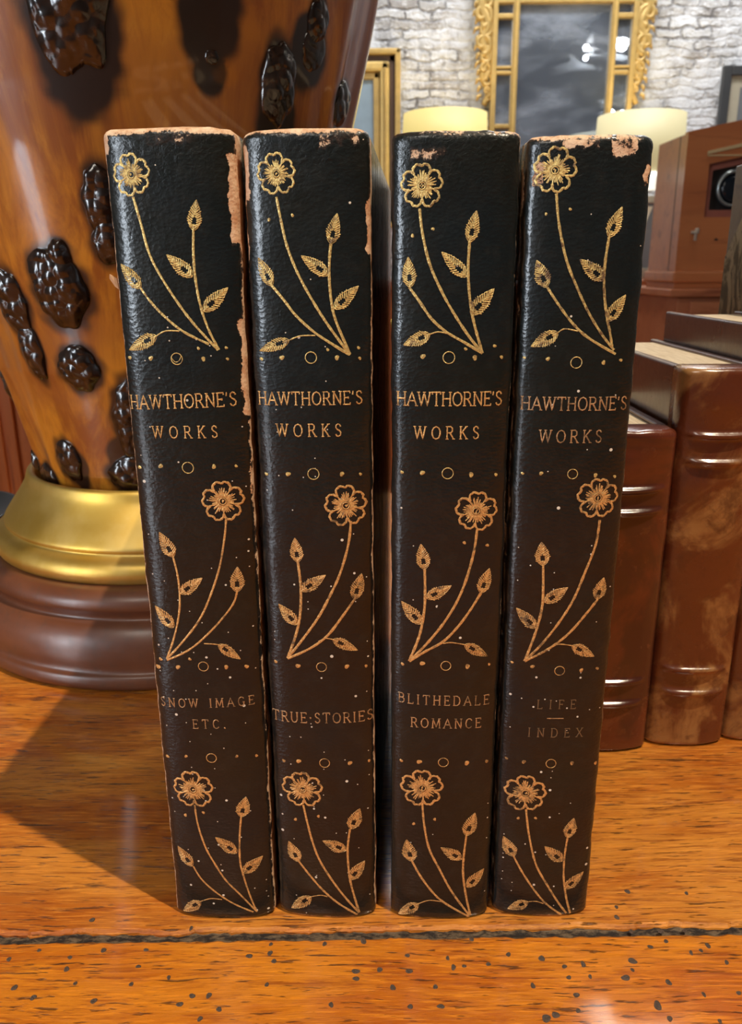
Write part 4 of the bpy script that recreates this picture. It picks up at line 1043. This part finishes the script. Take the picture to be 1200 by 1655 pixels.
gable('front_frame', 0.121, 0.036, 0.311, 0.335, 0.0, 0.018, M_case, (0.071, 0.145, 0.249, 0.263))
gable('inner_moulding', 0.0708, 0.1452, 0.2488, 0.2628, 0.012, 0.024, M_case_d, (0.058, 0.160, 0.238, 0.249))
gable('case_body', 0.119, 0.036, 0.309, 0.333, 0.0501, 0.18, M_case)
gable('dark_recess', 0.119, 0.037, 0.3085, 0.3325, 0.0445, 0.050, M_black)
for xa in (-0.119, 0.100):
    box('side_panel', xa, xa + 0.019, 0.0182, 0.0444, 0.037, 0.3085, M_case, case)
box('base_moulding', -0.127, 0.127, -0.010, 0.185, 0.012, 0.0358, M_case, case, 0.004)
box('plinth', -0.121, 0.121, -0.004, 0.180, 0.0, 0.0118, M_case, case, 0.002)
gable('top_bead', 0.078, 0.2665, 0.2735, 0.290, -0.003, -0.0001, plain('dusty_bead', (0.50, 0.36, 0.18), 0.7), (0.0775, 0.2640, 0.2675, 0.2830))
# the ring and its glass
ring = []
vs = []; fs = []
n1_, n2_ = 48, 12
for i in range(n1_):
    a = 2 * PI * i / n1_
    for j in range(n2_):
        b_ = 2 * PI * j / n2_; rr_ = 0.034 + 0.0042 * math.cos(b_)
        vs.append((-0.017 + 0.017 + rr_ * math.cos(a), 0.036 + 0.006 * math.sin(b_), 0.204 + rr_ * math.sin(a)))
for i in range(n1_):
    for j in range(n2_):
        fs.append((i * n2_ + j, ((i + 1) % n1_) * n2_ + j, ((i + 1) % n1_) * n2_ + (j + 1) % n2_, i * n2_ + (j + 1) % n2_))
mk('lens_ring', vs, fs, plain('steel_ring', (0.42, 0.46, 0.46), 0.25, 0.8), case, True)
gl = lathe('lens_glass', [(0.001, 0.006), (0.012, 0.0055), (0.022, 0.004), (0.031, 0.0)], plain('dark_glass', (0.01, 0.014, 0.02), 0.04), case, 40)
gl.rotation_euler = (PI / 2, 0, 0); gl.location = (0.0, 0.038, 0.204)
# little brass key plate with key
M_key = plain('pale_metal', (0.62, 0.52, 0.42), 0.35, 0.6)
bm = bmesh.new()
add_box(bm, -0.088, -0.083, -0.004, -0.0001, 0.098, 0.122, 0.001); add_box(bm, -0.096, -0.082, -0.005, -0.0002, 0.112, 0.118, 0.0015); add_box(bm, -0.087, -0.080, -0.007, -0.0003, 0.112, 0.1235, 0.002)
from_bm('key', bm, M_key, case)
gable('small_knot', 0.004, 0.098, 0.101, 0.103, -0.0006, -0.0001, M_black).location = (-0.040, 0, 0)

# ================================================================ on the sideboard: two lamps, a small framed picture
M_shadeL = emit('glowing_yellow_shade', (1.0, 0.74, 0.20), 0.50)
M_shadeR = emit('glowing_cream_shade', (1.0, 0.85, 0.42), 0.30)
M_trim = emit('bright_shade_rim', (1.0, 0.98, 0.82), 1.1)
for mm, c in ((M_shadeL, (0.55, 0.46, 0.20)), (M_shadeR, (0.55, 0.49, 0.30))):
    mm.node_tree.nodes['Principled BSDF'].inputs['Base Color'].default_value = (*c, 1)
M_ceramic = plain('cream_ceramic', (0.70, 0.66, 0.55), 0.25)


def shade_lamp(x, y, zt, zb, rt, rb, mat, stem_dx, label):
    root = empty('table_lamp', (x, y, 0.1141), 0, label, 'lamp', 'lit lamps on the sideboard')
    n = 72; pr = [(rb, zb - 0.1141), (rt, zt - 0.1141), (rt - 0.002, zt - 0.1141), (rb - 0.002, zb - 0.1141)]
    vs = []; fs = []
    for r, z in pr:
        for k in range(n): vs.append((r * math.sin(2 * PI * k / n), -r * math.cos(2 * PI * k / n), z))
    for i in range(4):
        for k in range(n):
            k2 = (k + 1) % n; i2 = (i + 1) % 4
            fs.append((i * n + k, i * n + k2, i2 * n + k2, i2 * n + k))
    mk('lamp_shade', vs, fs, mat, root, True)
    zb_ = zb - 0.1141
    lathe('shade_rim', [(rb - 0.001, zb_ + 0.0), (rb + 0.0025, zb_), (rb + 0.0025, zb_ + 0.030), (rb + 0.0005, zb_ + 0.030)], M_trim, root, 72).data.polygons
    hb = zb_ - 0.02
    bd = lathe('base', smooth_prof([(0.030, 0.0), (0.033, 0.004), (0.020, 0.016), (0.022, 0.05), (0.034, hb * 0.45), (0.030, hb * 0.7), (0.012, hb * 0.9), (0.006, hb)], 4), M_ceramic, root, 40)
    bd.location.x = stem_dx
    st = lathe('stem', [(0.004, hb - 0.005), (0.004, zt - 0.1141 - 0.03)], M_brass, root, 16); st.location.x = stem_dx
    bm = bmesh.new(); zz = zt - 0.1141 - 0.032
    add_box(bm, -rt + 0.001, rt - 0.001, -0.0015, 0.0015, zz, zz + 0.003)
    from_bm('shade_spider', bm, M_brass, root)
    light('bulb_light', 'POINT', (x + stem_dx * 0.5, y, (zt + zb) / 2), (0, 0, 0), 2.2, (1.0, 0.78, 0.42), shadow_soft_size=0.03)
    return root


# open rim: give the shade's bottom trim no cap
shade_lamp(0.2330, 2.66, 0.592, 0.40, 0.126, 0.134, M_shadeL, 0.0, 'glowing yellow lamp shade peeking above the third dark book, left of the mirror')
shade_lamp(0.8270, 2.66, 0.5835, 0.3840, 0.129, 0.136, M_shadeR, -0.060, 'glowing cream drum lamp shade to the right of the mirror, above the rightmost dark book')

M_gold = plain('gilt_wood', (0.56, 0.38, 0.13), 0.42, 0.25, 40, 0.3, 0.5)
M_gold2 = plain('gilt_wood_bright', (0.72, 0.50, 0.17), 0.35, 0.25, 60, 0.2, 0.3)
M_pic = plain('grey_print', (0.17, 0.18, 0.19), 0.2, 0, 8, 0.2)
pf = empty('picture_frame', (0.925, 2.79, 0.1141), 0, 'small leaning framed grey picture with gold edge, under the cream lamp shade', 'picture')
bm = bmesh.new()
add_box(bm, -0.075, -0.055, 0, 0.02, 0, 0.255, 0.003); add_box(bm, 0.044, 0.063, 0, 0.02, 0, 0.255, 0.003)
add_box(bm, -0.055, 0.044, 0, 0.02, 0.0, 0.030, 0.003); add_box(bm, -0.055, 0.044, 0, 0.02, 0.232, 0.255, 0.003)
from_bm('frame', bm, plain('silvered_frame', (0.42, 0.38, 0.30), 0.4, 0.3, 60, 0.3, 0.3), pf)
box('picture_glass', -0.055, 0.044, 0.008, 0.014, 0.030, 0.232, M_pic, pf)
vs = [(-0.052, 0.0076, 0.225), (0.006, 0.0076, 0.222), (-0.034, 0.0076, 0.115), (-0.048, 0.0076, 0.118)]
mk('pale_reflection_shape', vs, [(0, 1, 2, 3)], plain('cream_reflection', (0.68, 0.64, 0.50), 0.5), pf)  # cream patch: lamp shade reflection painted onto the picture glass
box('gold_slip', 0.0632, 0.080, 0.0, 0.018, 0.012, 0.225, M_gold2, pf, 0.003)

# ================================================================ carved gilt mirror on the brick wall
mir = empty('mirror', (0.6190, 2.87, 0.42), 0, 'large gilded wall mirror with carved scroll sides and narrow side panes', 'mirror')
MX, MY, MZ = 0.6190, 2.87, 0.42
t = T('old_mirror_glass'); v = t.tc()
n1 = t.noise(t.mapping(v, rot=(0, 0.7, 0), scale=(0.6, 1, 1.6)), 4.5, 5, 0.6, 0.3); n2 = t.noise(t.mapping(v, scale=(1, 1, 3), rot=(0, 0.6, 0)), 7, 4, 0.6, 1.0)
M_mir = t.done(t.mix(t.rng(n1, 0.4, 0.7), (0.44, 0.52, 0.66), (0.62, 0.70, 0.84)), t.math('MULTIPLY', t.rng(n2, 0.45, 0.75), 0.18), t.math('SUBTRACT', 0.86, t.math('MULTIPLY', t.rng(n1, 0.40, 0.70), 0.30)))


def mbox(name, x0, x1, y0, y1, z0, z1, mat, bev=0.002, parent=mir):
    return box(name, x0 - MX, x1 - MX, y0 - MY, y1 - MY, z0 - MZ, z1 - MZ, mat, parent, bev)


GX0, GX1, GZ0, GZ1 = 0.476, 0.764, 0.46, 0.934
bm = bmesh.new()


def ab(x0, x1, y0, y1, z0, z1, bev=0.003):
    add_box(bm, x0 - MX, x1 - MX, y0 - MY, y1 - MY, z0 - MZ, z1 - MZ, bev)


for x0, x1 in ((GX0 - 0.020, GX0), (GX1, GX1 + 0.020), (GX0 - 0.083, GX0 - 0.067), (GX1 + 0.067, GX1 + 0.083)):
    ab(x0, x1, 2.835, 2.872, 0.42, 1.06)
for z0, z1 in ((0.42, 0.46), (GZ1, GZ1 + 0.022), (1.035, 1.06)):
    ab(GX0 - 0.083, GX1 + 0.083, 2.836, 2.871, z0, z1)
for xx in (GX0 - 0.067, GX1 + 0.020):
    for z0, z1 in ((0.736, 0.746), (0.752, 0.760), (0.893, 0.906), (0.58, 0.592)):
        ab(xx, xx + 0.047, 2.838, 2.870, z0, z1, 0.002)
from_bm('frame', bm, M_gold, mir)
bm = bmesh.new()
for x0, x1 in ((GX0 - 0.0135, GX0 - 0.0065), (GX1 + 0.0065, GX1 + 0.0135)): ab(x0, x1, 2.829, 2.8349, 0.43, 1.04, 0.002)
from_bm('bright_bead', bm, M_gold2, mir)
mbox('mirror_glass', GX0, GX1, 2.852, 2.862, GZ0, GZ1, M_mir, 0)
for xx in (GX0 - 0.067, GX1 + 0.020):
    mbox('side_pane', xx, xx + 0.047, 2.852, 2.862, 0.46, 1.035, M_mir, 0)
mbox('crest_pane', GX0, GX1, 2.852, 2.862, GZ1 + 0.022, 1.035, M_mir, 0)


def swept(bm_, pts, r, seg=8):
    rings = []
    n = len(pts)
    for i, p in enumerate(pts):
        A = Vector(pts[max(i - 1, 0)][:3]); B = Vector(pts[min(i + 1, n - 1)][:3]); d = (B - A).normalized()
        up = Vector((0, 1, 0)); s1 = d.cross(up).normalized(); s2 = s1.cross(d).normalized()
        q = p[3] if len(p) > 3 else r
        rings.append([bm_.verts.new(Vector(p[:3]) + s1 * q * math.cos(2 * PI * k / seg) + s2 * q * math.sin(2 * PI * k / seg)) for k in range(seg)])
    for i in range(n - 1):
        for k in range(seg):
            bm_.faces.new((rings[i][k], rings[i][(k + 1) % seg], rings[i + 1][(k + 1) % seg], rings[i + 1][k]))
    bm_.faces.new(rings[0][::-1]); bm_.faces.new(rings[-1])


def scroll_pts(cx_, cz_, R, a0, turns, sgn, r0_, y=2.852):
    out = []
    N_ = int(26 * turns)
    for i in range(N_ + 1):
        f = i / N_; a = a0 + sgn * f * turns * 2 * PI; q = R * (1 - 0.82 * f)
        out.append((cx_ + q * math.cos(a) - MX, y - 0.006 * f - MY, cz_ + q * math.sin(a) - MZ, r0_ * (1 - 0.55 * f)))
    return out


for sd, x_in, nm in ((-1, GX0 - 0.083, 'left'), (1, GX1 + 0.083, 'right')):
    bm = bmesh.new()
    # a backing spine of acanthus: overlapping leaf scrolls that taper downwards
    spec = [(0.99, 0.040, 0.030), (0.945, 0.034, 0.026), (0.905, 0.044, 0.030), (0.865, 0.030, 0.024), (0.825, 0.040, 0.027), (0.79, 0.026, 0.022), (0.755, 0.028, 0.020), (0.72, 0.018, 0.017), (0.69, 0.014, 0.014)]
    for i, (zc, off, R) in enumerate(spec):
        swept(bm, scroll_pts(x_in + sd * off * 0.75, zc, R * 1.15, (PI / 2 if i % 2 else -PI / 2), 1.15, sd * (1 if i % 2 else -1), R * 0.40), 0.006)
        swept(bm, scroll_pts(x_in + sd * off * 0.35, zc - 0.02, R * 0.7, 0.3 + i, 0.9, -sd, R * 0.26), 0.005)
    wave = []
    for i in range(60):
        f = i / 59; z = 1.05 - 0.40 * f
        wave.append((x_in + sd * (0.012 + 0.018 * (1 - f) + 0.010 * math.sin(f * 26)) - MX, 2.858 - MY, z - MZ, 0.024 * (1 - 0.6 * f)))
    swept(bm, wave, 0.01)
    for i in range(16):   # leaf tips
        f = i / 15; z = 1.04 - 0.36 * f; L_ = 0.030 * (1 - 0.45 * f) * (1.0 if i % 2 else 0.65)
        b0 = Vector((x_in + sd * (0.030 + 0.018 * (1 - f)) - MX, 2.856 - MY, z - MZ))
        swept(bm, [(b0.x, b0.y, b0.z, 0.007), (b0.x + sd * L_ * 0.6, b0.y - 0.004, b0.z - 0.006, 0.006), (b0.x + sd * L_ * 0.8, b0.y - 0.002, b0.z - 0.018, 0.002)], 0.006, 6)
    from_bm('carved_scroll', bm, M_gold, mir, True)

# ================================================================ gilt picture frame and a dark one
gf = empty('picture_frame', (-0.20, 2.88, 0.30), 0, 'tall gilded picture frame on the brick wall, between the amber lamp and the yellow shade', 'picture')
FX1 = 0.1053 + 0.20; FZ1 = 0.8164 - 0.30; W_ = 2 * FX1


def fr(name, i0, i1, y0, y1, mat, bev=0.002):
    bm = bmesh.new(); z0 = -0.02
    add_box(bm, FX1 - i1, FX1 - i0, y0, y1, z0 + i0, FZ1 - i0, bev)
    add_box(bm, -FX1 + i0, -FX1 + i1, y0, y1, z0 + i0, FZ1 - i0, bev)
    add_box(bm, -FX1 + i0, FX1 - i0, y0, y1, FZ1 - i1, FZ1 - i0, bev)
    add_box(bm, -FX1 + i0, FX1 - i0, y0, y1, z0 + i0, z0 + i1, bev)
    return from_bm(name, bm, mat, gf)


fr('outer_bead', 0.0, 0.018, -0.030, 0.0, M_gold, 0.005)
fr('dark_groove', 0.0182, 0.036, -0.015, 0.0, plain('groove_dark', (0.10, 0.055, 0.035), 0.5))
fr('gold_moulding', 0.0362, 0.066, -0.028, 0.0, M_gold2, 0.008)
fr('inner_moulding', 0.0662, 0.088, -0.018, 0.0, M_gold, 0.005)
bm = bmesh.new()
for i in range(60):
    r = bmesh.ops.create_icosphere(bm, subdivisions=1, radius=0.0050)
    for v_ in r['verts']: v_.co += Vector((FX1 - 0.051, -0.029, FZ1 - 0.06 - i * 0.0078))
from_bm('bead_row', bm, M_gold, gf, True)
box('picture_glass', -FX1 + 0.088, FX1 - 0.088, -0.010, -0.004, 0.068, FZ1 - 0.088, plain('blue_grey_print', (0.30, 0.40, 0.48), 0.25), gf)
dk = empty('picture_frame', (1.285, 2.885, 0.50), 0, 'dark-framed picture on the brick wall at the upper right corner', 'picture')
bm = bmesh.new()
add_box(bm, -0.142, -0.114, -0.02, 0, 0.0, 0.262, 0.003); add_box(bm, 0.114, 0.142, -0.02, 0, 0.0, 0.262, 0.003)
add_box(bm, -0.114, 0.114, -0.02, 0, 0.234, 0.262, 0.003); add_box(bm, -0.114, 0.114, -0.02, 0, 0.0, 0.028, 0.003)
from_bm('frame', bm, plain('charcoal_frame', (0.045, 0.047, 0.05), 0.5), dk)
box('mount', -0.114, 0.114, -0.010, -0.004, 0.028, 0.234, plain('beige_mount', (0.42, 0.38, 0.28), 0.7), dk)
box('print', -0.080, 0.080, -0.012, -0.0102, 0.055, 0.200, M_pic, dk)

# ================================================================ ceiling fixtures
fx = empty('ceiling_light', (0.745, 1.72, 1.95), 0, 'rectangular strip light fixed to the ceiling above the sideboard', 'ceiling light')
box('housing', -0.13, 0.13, -0.45, 0.45, -0.040, -0.0002, plain('white_metal', (0.7, 0.7, 0.68), 0.4), fx, 0.004)
box('diffuser', -0.125, 0.125, 0.02, 0.44, -0.046, -0.0402, emit('panel_glow', (1.0, 0.96, 0.90), 13.0), fx, 0.002)
box('tube', -0.105, 0.105, -0.43, 0.015, -0.046, -0.0402, emit('tube_glow', (1.0, 0.97, 0.92), 26.0), fx, 0.002)
M_bulb = emit('bulb_glow', (1.0, 0.93, 0.80), 30.0)
M_cord = plain('black_cord', (0.01, 0.01, 0.01), 0.5)
for (bx, by, blist) in ((1.24, 0.6, ((1.332, 0.016), (1.279, 0.014))), (1.441, 0.6, ((1.346, 0.034),)), (1.324, 0.9, ((0.943, 0.020),)), (1.385, 0.9, ((0.940, 0.019),))):
    pb = empty('pendant_bulb', (bx, by, 1.95), 0, 'bare glowing bulb hanging from the ceiling, seen as a bright spot in the mirror', 'light bulb', 'hanging bulbs reflected in the mirror')
    for (bz_, r_) in blist:
        bm = bmesh.new(); r = bmesh.ops.create_uvsphere(bm, u_segments=20, v_segments=12, radius=r_)
        for v_ in r['verts']: v_.co.z += bz_ - 1.95
        from_bm('bulb', bm, M_bulb, pb, True)
    box('cord', -0.002, 0.002, -0.002, 0.002, blist[0][0] - 1.95 + blist[0][1], -0.0001, M_cord, pb)
